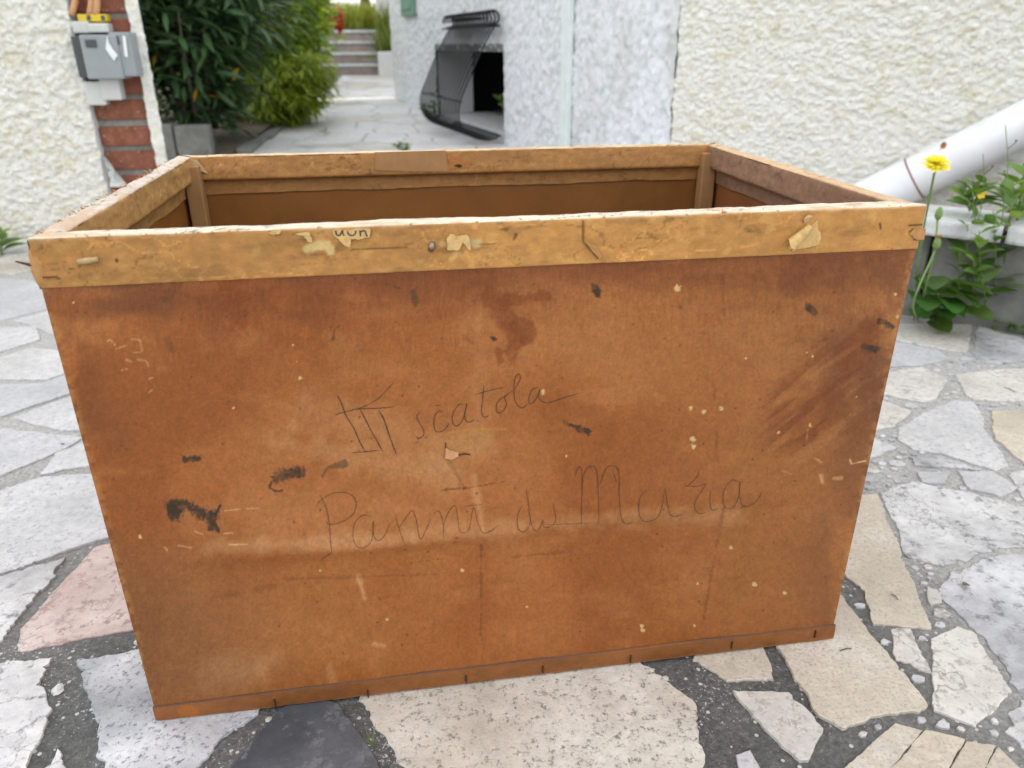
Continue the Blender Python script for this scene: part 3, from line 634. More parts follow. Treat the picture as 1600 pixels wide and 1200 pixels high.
for i, (x0, x1) in enumerate(((112, 113), (140, 136), (150, 144))):
    p = at_y(x1, -30, YB-.02); q = at_y(x0, 24, YB-.03)
    o = MB().tube(spline([p, (p+q)/2+np.array([.01, 0, 0]), q], 4), .011, 8).build('cable', M['copper'], None, True)
    tag(o, ['orange cable against the stucco pier, above the meters', 'middle orange cable entering the yellow tape', 'orange cable nearest the bricks, entering the yellow tape'][i], 'cable', 'orange cables above the meters')
# crumpled white plastic at the foot of the niche
cv = []; cx_, cz_ = at_y(172, 262, YF-.04)[[0, 2]]
U_, V_ = np.meshgrid(np.linspace(0, 1, 14), np.linspace(0, 1, 18), indexing='ij')
sx = cx_-.02+U_*(.055*(1-V_)+.004); sz = cz_-.07+V_*.105; sy = YF-.022+.045*(fbm(U_*3, V_*3.4, 61, 3)-.5)+.02*abs(fbm(U_*6, V_*6, 63, 2)-.5)
so_ = make('plastic_scrap', np.stack([sx, sy, sz], -1).reshape(-1, 3), grid_faces(14, 18), M['plastic_pale']); so_.modifiers.new('thick', 'SOLIDIFY').thickness = .0015
tag(so_, 'crumpled white plastic scrap tucked against the pier', 'scrap')

# ------------------------------------------------------------------ the cardboard box
box = tag(empty('cardboard_box', (BW/2, BD/2, 0)), 'large open brown cardboard box with kraft taped rim and pencil writing', 'box')
def relief(px, py):
    """gentle waviness, crease and dents of the front panel, metres outwards, in photo pixels of the front plane"""
    px = np.asarray(px, float); py = np.asarray(py, float)
    t = (px-200)/1100.0; yc = 872-95*t+10*np.sin(t*5)          # the long horizontal crease
    d = py-yc; h = .0042*np.exp(-(np.clip(-d, 0, None)/55)**2)*(d < 0)+.0042*np.exp(-(np.clip(d, 0, None)/16)**2)*(d >= 0)
    h = h*sstep(180, 420, px)*(1-sstep(1080, 1300, px))
    h = h+.0030*(fbm(px/230, py/230, 4, 3)-.5)+.0009*(fbm(px/40, py/40, 14, 3)-.5)
    h = h-.0014*np.exp(-((px-752)/7)**2)*sstep(820, 880, py)*(1-sstep(1000, 1040, py))
    return h
nx, nz2_ = 800, 538
xs = np.linspace(0, BW, nx); zs = np.linspace(0, BH-.003, nz2_)
X, Z = np.meshgrid(xs, zs, indexing='ij')
PXg, PYg = project(np.stack([X, np.zeros_like(X), Z], -1))
edgef = np.minimum(1, np.minimum(X, BW-X)/.02)*np.minimum(1, np.minimum(Z, BH-Z)/.02)
Hh = relief(PXg, PYg)*edgef
# colour of the aged coated board (display colours, converted below)
col = np.ones(X.shape+(3,))*np.array([171., 104., 60.])
def blend(mask, c, k=1.0):
    global col
    col = col*(1-(mask*k)[..., None])+np.array(c, float)*(mask*k)[..., None]
n_big = fbm(PXg/260, PYg/260, 20, 4); n_mid = fbm(PXg/70, PYg/70, 22, 5); n_fin = fbm(PXg/9, PYg/9, 24, 4); n_mic = fbm(PXg/3.2, PYg/3.2, 26, 2); n_edge = fbm(PXg/22, PYg/22, 28, 6)
blend(sstep(.45, .7, n_big), (188, 126, 84), .6); blend(sstep(.52, .32, n_big), (150, 84, 40), .75)
blend(sstep(.50, .72, n_mid), (160, 92, 48), .22); blend(sstep(.55, .75, fbm(PXg/110, PYg/45, 30, 4)), (192, 130, 92), .35)
blend(sstep(860, 1250, PXg)*.9, (172, 116, 76), .62)
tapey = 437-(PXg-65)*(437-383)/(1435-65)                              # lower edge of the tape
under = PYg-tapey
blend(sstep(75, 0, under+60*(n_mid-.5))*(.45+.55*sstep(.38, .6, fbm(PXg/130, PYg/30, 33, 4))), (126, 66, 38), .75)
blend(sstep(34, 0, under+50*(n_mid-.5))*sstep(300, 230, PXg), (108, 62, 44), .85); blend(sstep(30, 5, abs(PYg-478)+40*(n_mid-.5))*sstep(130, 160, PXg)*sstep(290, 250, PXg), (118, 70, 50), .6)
blend(sstep(26, 6, seg_dist(PXg, PYg, [(362, 420), (368, 480), (372, 500)])+30*(n_fin-.5)), (138, 68, 24), .6)
def stain(pts, r, c, k=.8, soft=.5, warp=1.0):
    d = seg_dist(PXg, PYg, pts)+r*warp*2.0*(n_edge-.5)+r*warp*.9*(n_mid-.5)+warp*3*(n_mic-.5); blend(sstep(r, r*(1-soft), d), c, k)
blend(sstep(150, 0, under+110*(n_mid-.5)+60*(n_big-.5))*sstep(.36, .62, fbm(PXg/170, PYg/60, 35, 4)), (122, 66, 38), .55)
blend(sstep(.075, .0, X+.05*(n_mid-.5))*sstep(.35, .6, fbm(PXg/60, PYg/140, 36, 4)), (126, 74, 42), .55); blend(sstep(.10, .0, BW-X+.06*(n_mid-.5))*sstep(.35, .6, fbm(PXg/60, PYg/120, 38, 4)), (124, 78, 54), .6)
blend(sstep(1.0, .2, np.hypot((PXg-1325)/105, (PYg-560)/125)+.7*(n_edge-.5)+.5*(n_mid-.5)), (112, 64, 44), .55)
blend(sstep(1.0, .3, np.hypot((PXg-1265)/95, (PYg-640)/60)+.9*(n_edge-.5)), (128, 66, 32), .45)
# reddish wet stains
for pts, r in (([(770, 480), (800, 500), (822, 512)], 22), ([(795, 470), (852, 462)], 12), ([(800, 520), (795, 548)], 17), ([(778, 545), (782, 563)], 10), ([(735, 530), (745, 545)], 11), ([(1330, 560), (1375, 520)], 34)):
    stain(pts, r*1.1, (130, 68, 32), .62, .75, 1.2)
ua = (PXg-1290)*.80-(PYg-620)*.60; va = (PXg-1290)*.60+(PYg-620)*.80
wipe = sstep(.47, .60, fbm(ua/130+3, va/17, 37, 4))*sstep(1.0, .55, np.hypot(ua/135, va/95)+.5*(n_mid-.5)); blend(wipe, (118, 62, 34), .62)
lw_ = sstep(.50, .66, fbm(ua/150+9, va/14, 39, 4))*sstep(1.0, .5, np.hypot((ua+10)/150, va/110)); blend(lw_, (186, 132, 96), .35)
stain([(1360, 560), (1340, 660), (1380, 600)], 34, (124, 74, 50), .5, .9); stain([(1240, 440), (1330, 400)], 34, (120, 66, 42), .5, .9); stain([(1380, 420), (1420, 470)], 30, (128, 78, 52), .45, .9)
stain([(1160, 700), (1170, 880), (1150, 950)], 40, (158, 104, 58), .5, .95)
# dust and rubbed light patches, plus painted sky sheen and crease highlight
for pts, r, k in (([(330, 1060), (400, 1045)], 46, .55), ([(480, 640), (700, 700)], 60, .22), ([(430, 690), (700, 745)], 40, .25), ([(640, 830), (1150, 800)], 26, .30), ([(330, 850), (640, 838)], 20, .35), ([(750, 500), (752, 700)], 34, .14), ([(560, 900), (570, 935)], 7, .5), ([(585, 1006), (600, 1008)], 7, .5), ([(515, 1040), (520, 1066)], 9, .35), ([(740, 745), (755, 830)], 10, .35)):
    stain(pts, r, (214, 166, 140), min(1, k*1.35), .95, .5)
blend(sstep(560, 200, PXg)*sstep(760, 980, PYg), (136, 88, 54), .80)  # lower left darkened, a lighting-like gradient put into the colour
# edges worn pale, darker brown towards the bottom
blend(sstep(9, 0, np.minimum(X, BW-X)*1000)*sstep(.35, .6, n_fin), (196, 150, 105), .5)
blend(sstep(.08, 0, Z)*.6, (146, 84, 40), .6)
for x0, y0, x1, y1, r, k in ((752, 852, 752, 1000, 2.2, .5), (1130, 790, 1098, 975, 3, .38), (640, 880, 690, 872, 2, .4), (330, 935, 430, 915, 5, .3), (430, 905, 680, 897, 2.2, .3), (800, 870, 880, 862, 2.2, .4), (1115, 600, 1120, 720, 4, .3), (690, 765, 730, 761, 1.6, .7), (722, 763, 790, 752, 1.2, .55), (1128, 430, 1132, 490, 4, .35), (700, 715, 722, 757, 3.2, .35)):
    stain([(x0, y0), (x1, y1)], r*1.3, (98, 52, 26), k*.7, .95, 1.1)
# black ink and paint smudges
INK = [([(432, 748), (440, 742), (455, 741), (468, 739)], 10.5), ([(424, 752), (421, 760), (428, 766), (440, 766)], 3.2), ([(290, 718), (312, 715)], 7.5), ([(268, 790), (275, 801)], 11), ([(272, 795), (292, 790), (318, 800), (334, 808)], 10), ([(332, 800), (330, 822)], 6.5), ([(334, 812), (341, 826)], 4), ([(338, 800), (345, 788)], 2.2), ([(904, 670), (918, 674)], 5.6), ([(890, 663), (904, 668)], 3.2), ([(928, 448), (934, 460)], 5.5), ([(1262, 478), (1272, 488)], 5.5), ([(1375, 501), (1392, 510)], 6.5), ([(1350, 541), (1369, 544)], 6.2), ([(768, 527), (773, 530)], 3.2), ([(675, 380), (676, 388)], 3)]
for pts, r in INK:
    d = seg_dist(PXg, PYg, pts)+r*1.2*(n_edge-.5)+r*.9*(n_mic-.5); blend(sstep(r*1.2, r*.4, d)*(.55+.45*sstep(.32, .58, n_fin)), (62, 46, 39), .92)
for pts, r, k in (([(504, 743), (512, 730), (538, 724)], 6, .5), ([(645, 456), (649, 478)], 8, .5), ([(520, 530), (522, 516), (530, 508)], 4, .55), ([(880, 658), (890, 664)], 5, .4), ([(262, 470), (280, 440)], 10, .25), ([(618, 449), (624, 450)], 4, .5), ([(262, 530), (268, 548)], 7, .25), ([(740, 470), (746, 480)], 5, .2)):
    stain(pts, r, (80, 58, 46), k, .6, .9)
# dark speckle and pale paint dots
sp = rng.random((170, 4)); 
for a0, b0, c0, d0 in sp:
    x, y = 120+a0*1270, 430+b0*600; blend(sstep(1.5+c0*1.4, .6, np.hypot(PXg-x, PYg-y)), (84, 46, 28), .35+.4*d0)
DOTS = [(1058, 450, 5), (848, 612, 4.5), (1082, 685, 5), (1083, 697, 5.5), (1078, 638, 4.4), (1098, 642, 4.8), (1128, 638, 4), (1165, 560, 2.2), (1265, 665, 3.4), (1217, 675, 4), (1402, 495, 2.6), (1398, 459, 2.8), (1338, 620, 2.2), (1178, 912, 4.2), (1225, 925, 4.2), (1141, 855, 3), (1085, 977, 2.6), (1004, 985, 4.2), (1003, 978, 3), (605, 967, 3.2), (722, 891, 3.2), (823, 948, 2.4), (500, 891, 2), (469, 590, 3.4), (463, 565, 2), (458, 539, 1.8), (115, 473, 2), (365, 637, 2), (1270, 556, 2.4), (1260, 550, 2), (1090, 912, 2), (219, 838, 3.4), (885, 712, 2)]
for x, y, r in DOTS: blend(sstep(r, r*.55, np.hypot((PXg-x)*1.05, PYg-y)+r*1.3*(n_mic-.5)+r*.9*(n_fin-.5)), (232, 198, 158), .9)
for pts, r, k in (([(1328, 718), (1331, 725), (1352, 720)], 2.2, .85), ([(1283, 744), (1285, 752)], 7, .5), ([(1303, 748), (1314, 747)], 4.5, .5), ([(1272, 715), (1283, 722)], 2.5, .5), ([(1262, 671), (1260, 690)], 1.6, .3), ([(1222, 735), (1236, 740)], 2, .35), ([(206, 530), (219, 531), (222, 548)], 2.6, .4), ([(198, 562), (205, 565)], 2.4, .5), ([(215, 562), (228, 563), (232, 573)], 2, .5), ([(190, 578), (200, 576)], 1.5, .6), ([(208, 551), (219, 551)], 1.4, .5), ([(182, 545), (196, 540)], 1.3, .4), ([(168, 533), (172, 530), (180, 540)], 1.2, .6), ([(232, 592), (239, 590)], 1.2, .6), ([(233, 613), (238, 609)], 1.2, .6), ([(352, 796), (376, 794)], 1.4, .5), ([(350, 831), (366, 829)], 1.4, .6), ([(360, 847), (388, 846)], 1.6, .7), ([(305, 828), (318, 832)], 1.6, .5), ([(258, 853), (262, 858)], 1.5, .5), ([(280, 850), (300, 853)], 1.5, .5), ([(386, 793), (404, 792)], 1.2, .5)):
    stain(pts, r, (226, 190, 158), k, .5, .6)
# tear in the middle of the panel: pale exposed layer
tear = seg_dist(PXg, PYg, [(708, 694), (735, 688), (760, 684)])+14*(n_fin-.5)
blend(sstep(17, 9, tear)*(PYg < 712)*(PXg > 694), (190, 138, 92), .75); blend(sstep(3.2, 1.2, seg_dist(PXg, PYg, [(697, 682), (703, 676), (730, 672), (752, 670), (790, 671)])+3*(n_mic-.5)), (200, 138, 84), .65)
strk = fbm(PXg/2.6, PYg/15, 45, 3); strk2 = fbm(PXg/3.0+PYg/40, PYg/3.0, 47, 2); topm = sstep(230, 30, under)
col *= (1+.05*(n_fin-.5)*2+.05*(n_mic-.5)*2+(.03+.06*topm)*(strk-.5)*2+.06*(strk2-.5)*2)[..., None]
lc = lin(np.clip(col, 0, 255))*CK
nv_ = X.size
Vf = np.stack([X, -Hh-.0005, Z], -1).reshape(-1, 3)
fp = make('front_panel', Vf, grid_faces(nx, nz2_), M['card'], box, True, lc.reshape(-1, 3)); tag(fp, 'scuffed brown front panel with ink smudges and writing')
def plain_panel(name, o, u, v, n, lu, lv, st, base, seed, m=M['card'], flip=False):
    """board panel as a real sheet: two displaced skins"""
    o, u, v, n = map(np.array, (o, u, v, n)); nu = int(lu/st)+1; nw = int(lv/st)+1
    U, Vv = np.meshgrid(np.linspace(0, lu, nu), np.linspace(0, lv, nw), indexing='ij')
    c = np.ones(U.shape+(3,))*np.array(base, float); q = fbm(U*5, Vv*5, seed, 4); q2 = fbm(U*22, Vv*22, seed+5, 4)
    c = c*(1+.22*(q-.5)+.16*(q2-.5))[..., None]; c = lin(np.clip(c, 0, 255))*CK
    h = .003*(fbm(U*4, Vv*4, seed+2, 3)-.5)
    V1 = o+U[..., None]*u+Vv[..., None]*v+h[..., None]*n; V2 = V1-.004*n
    F1 = grid_faces(nu, nw); k = U.size
    F = np.concatenate([F1, F1[:, ::-1]+k]); return make(name, np.concatenate([V1.reshape(-1, 3), V2.reshape(-1, 3)]), F, m, box, True, np.concatenate([c.reshape(-1, 3)]*2))
plain_panel('front_lining', (0, .0125, 0), (1, 0, 0), (0, 0, 1), (0, 1, 0), BW, BH-.004, .01, (150, 92, 46), 51)
plain_panel('back_panel', (0, BD-.003, 0), (1, 0, 0), (0, 0, 1), (0, -1, 0), BW, BH-.004, .006, (150, 98, 50), 53)
plain_panel('side_panel', (.003, .006, 0), (0, 1, 0), (0, 0, 1), (1, 0, 0), BD-.014, BH-.004, .006, (156, 102, 54), 55)
plain_panel('side_panel', (BW-.003, .006, 0), (0, 1, 0), (0, 0, 1), (-1, 0, 0), BD-.014, BH-.004, .006, (154, 98, 66), 57)
plain_panel('bottom_panel', (.006, .006, .012), (1, 0, 0), (0, 1, 0), (0, 0, 1), BW-.012, BD-.012, .01, (150, 95, 52), 59)
for x, y in ((.008, .008), (BW-.030, .008), (.008, BD-.031), (BW-.030, BD-.031)):
    MB().box((x, y, .013), (x+.022, y+.021, BH-.012), .002).build('corner_post', M['wood'], box)

# taped rim: kraft paper folded over a batten, one length per side, mitred
TW = .0425; RT = .019; RI = .034
def rim(name, o, u, inw, length, seed, basecol, topcol, incol, front=False, st=.0016, wob=1.0):
    o, u, inw = map(np.array, (o, u, inw)); up = np.array([0, 0, 1.0])
    prof_ = [(-.0013, -TW, 0), (-.0016, -TW+.0004, 0)]+[(-.0017, -TW+TW*k/27, 0) for k in range(1, 27)]+[(-.0014, -.0012, 0), (-.0004, -.0002, 1), (.002, .0003, 1)]+[(.002+(RT-.004)*k/6, .0003, 1) for k in range(1, 6)]+[(RT-.002, .0003, 1), (RT-.0004, -.0008, 1)]+[(RT, -.0015-(RI-.003)*k/14, 2) for k in range(14)]+[(RT-.001, -RI+.0004, 2), (RT-.004, -RI, 3), (.0075, -RI-.0006, 3)]+[(.0068-.0012*k/8, -RI-.002-.019*k/8, 3) for k in range(9)]
    nl = int(length/st)+1; tt = np.linspace(0, 1, nl); k = len(prof_)
    q = np.array([p[0] for p in prof_]); zz = np.array([p[1] for p in prof_]); zone = np.array([p[2] for p in prof_])
    arc = np.concatenate([[0], np.cumsum(np.hypot(np.diff(q), np.diff(zz)))])
    qe = np.maximum(q, 0)
    T = qe[None, :]+tt[:, None]*(length-2*qe[None, :]); A = np.broadcast_to(arc, T.shape); Zn = np.broadcast_to(zone, T.shape)
    wr = (fbm(T*9, A*40, seed, 4)-.5)*.0032*wob+(fbm((T+A*.8)*45, (A-T*.15)*60, seed+3, 3)-.5)*.0014*wob
    endw = np.minimum(1, np.minimum(tt, 1-tt)/.02)[:, None]
    wr = wr*endw
    dq = np.where(Zn == 0, -wr, np.where(Zn == 2, wr, np.where(Zn == 3, wr*1.1, 0))); dz = np.where(np.arange(k)[None, :] >= k-5, (fbm(T*11, T*0, seed+21, 4)-.5)*.009*(np.arange(k)[None, :]-(k-6))/5., 0)+np.where(Zn == 1, wr*.9+(vn(T*160, A*10, seed+6)-.5)*.0006, 0)
    P = o+T[..., None]*u+(q[None, :]+dq)[..., None]*inw+(zz[None, :]+dz)[..., None]*up
    cc = np.empty(T.shape+(3,))
    for z_, c_ in ((0, basecol), (1, topcol), (2, incol), (3, (np.array(incol)*.93))): cc[Zn == z_] = np.array(c_, float)  # top zone paler: faded paper, with sky reflection put into its colour
    f1 = fbm(T*18, A*60, seed+8, 4); f2 = fbm(T*120, A*160, seed+9, 4)
    cc *= (1+.10*(f1-.5)+.20*(f2-.5))[..., None]
    k2 = sstep(.60, .74, fbm(T*75, A*110, seed+12, 5))*(Zn == 0); cc = cc*(1-.5*k2[..., None])+np.array([206, 164, 100.])*.5*k2[..., None]
    k3 = sstep(.62, .74, fbm(T*30, A*95, seed+15, 4))*(Zn == 0); cc *= (1-.10*k3)[..., None]
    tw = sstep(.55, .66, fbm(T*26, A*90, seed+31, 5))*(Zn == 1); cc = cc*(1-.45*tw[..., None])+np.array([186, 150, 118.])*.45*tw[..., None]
    tk = sstep(.022, .006, abs(fbm(T*34, A*150, seed+33, 4)-.5))*sstep(.52, .60, fbm(T*14, A*40, seed+35, 3))*(Zn == 1); cc = cc*(1-.55*tk[..., None])
    for sd, kx, ka, amt in ((60, 22, 70, .80), (64, 40, 120, .86), (68, 30, 60, 1.16)):
        ln_ = fbm(T*kx+A*kx*.6, A*ka-T*ka*.08, seed+sd, 3); lm = sstep(.020, .004, abs(ln_-.5))*sstep(.48, .60, fbm(T*12, A*30, seed+sd+1, 3))*(Zn != 1); cc *= (1+(amt-1)*lm)[..., None]
    # rubbed edge where the paper folds over the top
    ed = np.exp(-((zz[None, :])/.0035)**2)*(Zn == 0)*sstep(.35, .65, fbm(T*80, A*20, seed+17, 3)); cc = cc*(1-.6*ed[..., None])+np.array([208, 178, 142.])*.6*ed[..., None]
    return P, cc, k, nl, Zn
def build_rim(name, P, cc, k, nl, flip=False):
    F = grid_faces(nl, k)
    return make(name, P.reshape(-1, 3), F[:, ::-1] if flip else F, M['kraft'], box, True, (lin(np.clip(cc, 0, 255))*np.array([.86, .82, .68])).reshape(-1, 3))
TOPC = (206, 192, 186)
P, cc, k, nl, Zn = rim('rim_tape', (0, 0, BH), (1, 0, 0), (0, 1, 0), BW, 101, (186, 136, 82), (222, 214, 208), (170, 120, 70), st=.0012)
fx_, fy_ = project(P); m0 = (Zn == 0)
def rblend(mask, c, kk):
    global cc
    w = (mask*m0*kk)[..., None]; cc = cc*(1-w)+np.array(c, float)*w
nf = fbm(fx_/6, fy_/6, 41, 4); nm = fbm(fx_/3, fy_/3, 43, 2)
cc *= (1-.09*sstep(1000, 200, fx_)*m0)[..., None]
# second length of tape overlapping from the right, its end cut slanted
over = (fx_ > 912+np.clip(fy_-378, 0, None)*1.0)*m0
P[..., 1] -= over*.0009
rblend(sstep(2.2, .6, seg_dist(fx_, fy_, [(911, 345), (911, 378), (934, 403)])), (96, 60, 28), .75)
for pts, r, c_, kq in (([(480, 388), (508, 382), (516, 392)], 9, (214, 196, 150), .75), ([(735, 378), (748, 380)], 9, (196, 184, 150), .7), ([(712, 398), (705, 404)], 5, (212, 180, 126), .6), ([(690, 380), (700, 382)], 6, (202, 176, 130), .5), ([(550, 389), (600, 388), (640, 385)], 1.4, (108, 70, 36), .8), ([(750, 382), (800, 381)], 1.2, (120, 80, 44), .6), ([(1012, 365), (1022, 372)], 4, (128, 86, 40), .6), ([(1374, 348), (1375, 357)], 1.8, (50, 34, 22), .9), ([(1420, 352), (1446, 350)], 1.3, (70, 46, 28), .9), ([(1418, 363), (1426, 357)], 1.2, (80, 52, 30), .8), ([(1426, 373), (1440, 373)], 1.2, (80, 52, 30), .8), ([(182, 405), (183, 409)], 2.2, (40, 30, 24), .9), ([(122, 411), (126, 417), (108, 421)], 1.4, (110, 74, 44), .8), ([(62, 434), (94, 434)], 2.0, (70, 44, 30), .9), ([(56, 392), (68, 388), (62, 382)], 1.6, (120, 82, 56), .7), ([(806, 368), (803, 374)], 3, (90, 60, 36), .8), ([(775, 357), (792, 358)], 1.4, (100, 64, 36), .7), ([(1345, 405-32), (1400, 372)], 8, (196, 150, 86), .4), ([(1240, 366), (1290, 345)], 16, (206, 160, 90), .35), ([(1178, 352), (1186, 362)], 4, (150, 100, 46), .5)):
    rblend(sstep(r, r*.45, seg_dist(fx_, fy_, pts)+r*.9*(nf-.5)), c_, kq)
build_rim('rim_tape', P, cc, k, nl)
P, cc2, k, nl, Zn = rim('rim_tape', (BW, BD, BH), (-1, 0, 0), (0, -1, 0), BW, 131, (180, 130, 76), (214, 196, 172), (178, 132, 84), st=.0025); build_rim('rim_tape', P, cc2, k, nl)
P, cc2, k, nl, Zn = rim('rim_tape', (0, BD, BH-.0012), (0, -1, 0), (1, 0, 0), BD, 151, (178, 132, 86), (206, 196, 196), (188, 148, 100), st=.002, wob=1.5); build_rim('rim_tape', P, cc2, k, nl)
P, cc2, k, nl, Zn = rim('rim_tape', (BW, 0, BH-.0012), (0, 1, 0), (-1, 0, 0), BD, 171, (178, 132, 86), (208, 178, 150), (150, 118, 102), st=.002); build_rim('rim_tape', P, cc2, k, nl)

# flange folded up along the bottom edge, with staples
nb = 500; xb = np.linspace(-.001, BW+.0015, nb); zb = np.linspace(.0015, 1, 16)
XB, KB = np.meshgrid(xb, np.linspace(0, 1, 18), indexing='ij')
htop = .0235+.0016*(fbm(XB*9, 0*XB, 77, 3)-.5)*2-.002*sstep(.2, 0, XB)
ZB = .0008+KB*htop+(KB < .06)*.0016*(fbm(XB*70, 0*XB, 79, 4)-.3)
YBo = -.0024-.0008*np.sin(np.clip(KB, 0, 1)*math.pi)+.0018*(KB > .96)-.0012*(fbm(XB*20, ZB*30, 81, 3)-.5)
cb = np.ones(XB.shape+(3,))*np.array([144., 90., 54.]); f1 = fbm(XB*14, ZB*60, 83, 4); f2 = fbm(XB*160, ZB*200, 85, 3)
cb *= (1+.24*(f1-.5)+.16*(f2-.5))[..., None]
kb = sstep(.93, 1.0, KB)*.7; cb = cb*(1-.55*kb[..., None]*sstep(.35, .6, f1)[..., None])
k1 = sstep(.10, .0, KB)*sstep(.3, .6, fbm(XB*60, KB*2, 87, 3)); cb = cb*(1-.5*k1[..., None])+np.array([196, 142, 84.])*.5*k1[..., None]
k1 = sstep(.014, .008, np.hypot((XB-.035)*1.0, (ZB-.010)*1.2)+.008*(f2-.5)); cb = cb*(1-.6*k1[..., None])+np.array([186, 112, 44.])*.6*k1[..., None]
k1 = sstep(.90, .99, KB)*sstep(.25, .5, fbm(XB*6, KB*0, 91, 3)); cb = cb*(1-.75*k1[..., None])+np.array([70, 48, 44.])*.75*k1[..., None]
tag(make('bottom_flange', np.stack([XB, YBo, ZB], -1).reshape(-1, 3), grid_faces(nb, 18), M['card'], box, True, (lin(np.clip(cb, 0, 255))*CK).reshape(-1, 3)))
for x, y in ((430, 1097), (575, 1083), (728, 1060), (848, 1045), (985, 1029), (1143, 1007), (1273, 990)):
    p = at_y(x, y, -.003); MB().box((p[0]-.0007, -.0052, p[2]-.0055), (p[0]+.0007, -.0026, p[2]+.0055), .0004).build('staple', M['rust'], box)
# pencil writing on the panel
W1 = lambda pts, b, s: [(b[0]+x/s, b[1]+y/s) for x, y in pts]
A2, A3, A6, A7 = ((400, 450), 4.0), ((800, 450), 4.0), ((400, 700), 2.4), ((800, 700), 2.4)
STROKES = [
 (A2, 1.5, [(508,665),(540,730),(560,790),(610,870),(650,960),(682,1020)]), (A2, 1.5, [(650,755),(680,810),(720,890),(760,960),(792,1020)]), (A2, 1.5, [(765,755),(800,820),(830,910),(855,980),(878,1038)]),
 (A2, 1.2, [(495,790),(560,770),(650,752),(760,748),(868,738)]), (A2, .95, [(635,752),(700,725),(760,690),(810,640),(858,590)]), (A2, 1.1, [(600,1025),(680,1020),(770,1010)]),
 (A2, 1.1, [(1015,780),(1005,800),(1015,830),(1040,870),(1050,900),(1040,925),(1015,935),(1000,922)]), (A2, .8, [(990,968),(1020,955)]),
 (A2, 1.1, [(1160,775),(1145,765),(1120,790),(1112,830),(1115,875),(1130,895),(1160,893),(1190,870),(1205,840)]), (A2, .9, [(1115,735),(1155,728)]),
 (A2, 1.1, [(1300,730),(1270,725),(1235,770),(1225,820),(1240,855),(1265,855),(1295,810),(1318,720),(1305,780),(1310,825),(1335,835),(1365,820)]),
 (A2, 1.3, [(1424,605),(1415,700),(1410,770),(1425,805),(1455,795)]), (A2, 1.0, [(1375,665),(1450,640),(1545,620)]), (A2, 1.0, [(1555,670),(1510,710),(1500,750),(1515,780),(1545,765),(1565,720),(1555,680),(1600,640)]),
 (A3, 1.1, [(10,640),(35,600),(52,560),(40,535),(20,560),(12,620),(15,690),(35,730),(65,748),(95,725)]), (A3, 1.1, [(160,620),(130,630),(108,670),(105,710),(125,720),(150,690),(175,630),(165,670),(180,700),(220,715),(290,695),(350,675),(415,655)]),
 (A6, 1.1, [(240,170),(262,215),(275,270),(280,330),(285,380)]), (A6, 1.0, [(225,215),(245,190),(290,165),(345,165),(375,195),(365,240),(320,270),(275,278),(265,265)]), (A6, .8, [(285,380),(260,400),(235,425)]),
 (A6, .95, [(430,250),(400,245),(370,275),(365,325),(380,358),(410,360),(435,330),(440,265),(440,310),(455,335),(480,320),(505,270)]), (A6, .9, [(520,235),(535,290),(555,345)]), (A6, .9, [(535,290),(565,250),(585,228),(600,260),(615,330),(635,300),(655,255)]),
 (A6, .95, [(665,240),(685,230),(700,270),(702,330)]), (A6, .9, [(702,280),(720,235),(745,210),(755,250),(762,300),(785,308)]), (A6, .9, [(785,308),(800,285),(815,215),(830,270),(850,308),(880,300),(905,280)]), (A6, .9, [(775,213),(850,205)]),
 (A7, 1.0, [(40,205),(20,240),(20,290),(45,305),(65,270),(60,210),(52,150)]), (A7, .95, [(60,230),(75,290),(95,300),(112,262),(115,285),(140,285),(160,260),(150,200)]), (A7, .7, [(120,277),(200,275),(290,272)]),
 (A7, 1.2, [(235,105),(245,75),(258,70),(262,120),(258,200),(255,285)]), (A7, 1.1, [(258,150),(270,90),(295,65),(315,80),(320,150),(322,280)]), (A7, 1.25, [(325,140),(345,85),(365,65),(390,70),(400,100),(398,170),(405,250),(425,280),(452,272)]), (A7, .9, [(375,75),(385,110),(390,125)]),
 (A7, .95, [(500,150),(475,180),(470,230),(485,265),(510,270),(545,245),(570,140)]), (A7, 1.1, [(570,140),(575,190),(585,235),(605,250),(635,240)]), (A7, .9, [(700,75),(690,100),(650,135),(640,125)]), (A7, 1.0, [(650,135),(690,135),(720,128),(700,160),(680,190),(680,220),(700,240),(722,233)]),
 (A7, 1.0, [(740,150),(735,190),(745,225),(768,218)]), (A7, 1.0, [(850,122),(820,115),(790,150),(785,195),(800,220),(825,215),(845,170),(850,120),(848,170),(860,210),(885,212),(915,190),(935,155)]),
]
words = {}
for wi, ((b0, sc_), w, pts) in enumerate(STROKES):
    key = 0 if wi < 6 else 1 if wi < 16 else 2 if wi < 26 else 3 if wi < 29 else 4; mb = words.setdefault(key, MB())
    q = spline(W1(pts, b0, sc_), 5); n = len(q); V = []
    for i, p in enumerate(q):
        t = q[min(i+1, n-1)]-q[max(i-1, 0)]; t = t/max(np.hypot(*t), 1e-6); nr = np.array([-t[1], t[0]])
        ww = w*(.66 if wi < 16 else .78)*(.75+.5*float(vn(i*.35, w*9+pts[0][0], 5)))*min(1, .45+min(i, n-1-i)*.2)
        for sgn in (-1, 1):
            x, y = p+nr*ww*sgn; v3 = at_y(x, y, 0); v3[1] = -float(relief(x, y))-.0012; V.append(v3)
    mb.add(V, [(2*i, 2*i+1, 2*i+3, 2*i+2) for i in range(n-1)])
for key, mb in words.items(): tag(mb.build('pencil_word', M['pencil'] if key < 2 else M['pencil_faint'], box), 'pencil word '+['III', 'scatola', 'Panni', 'di', 'Maria'][key])
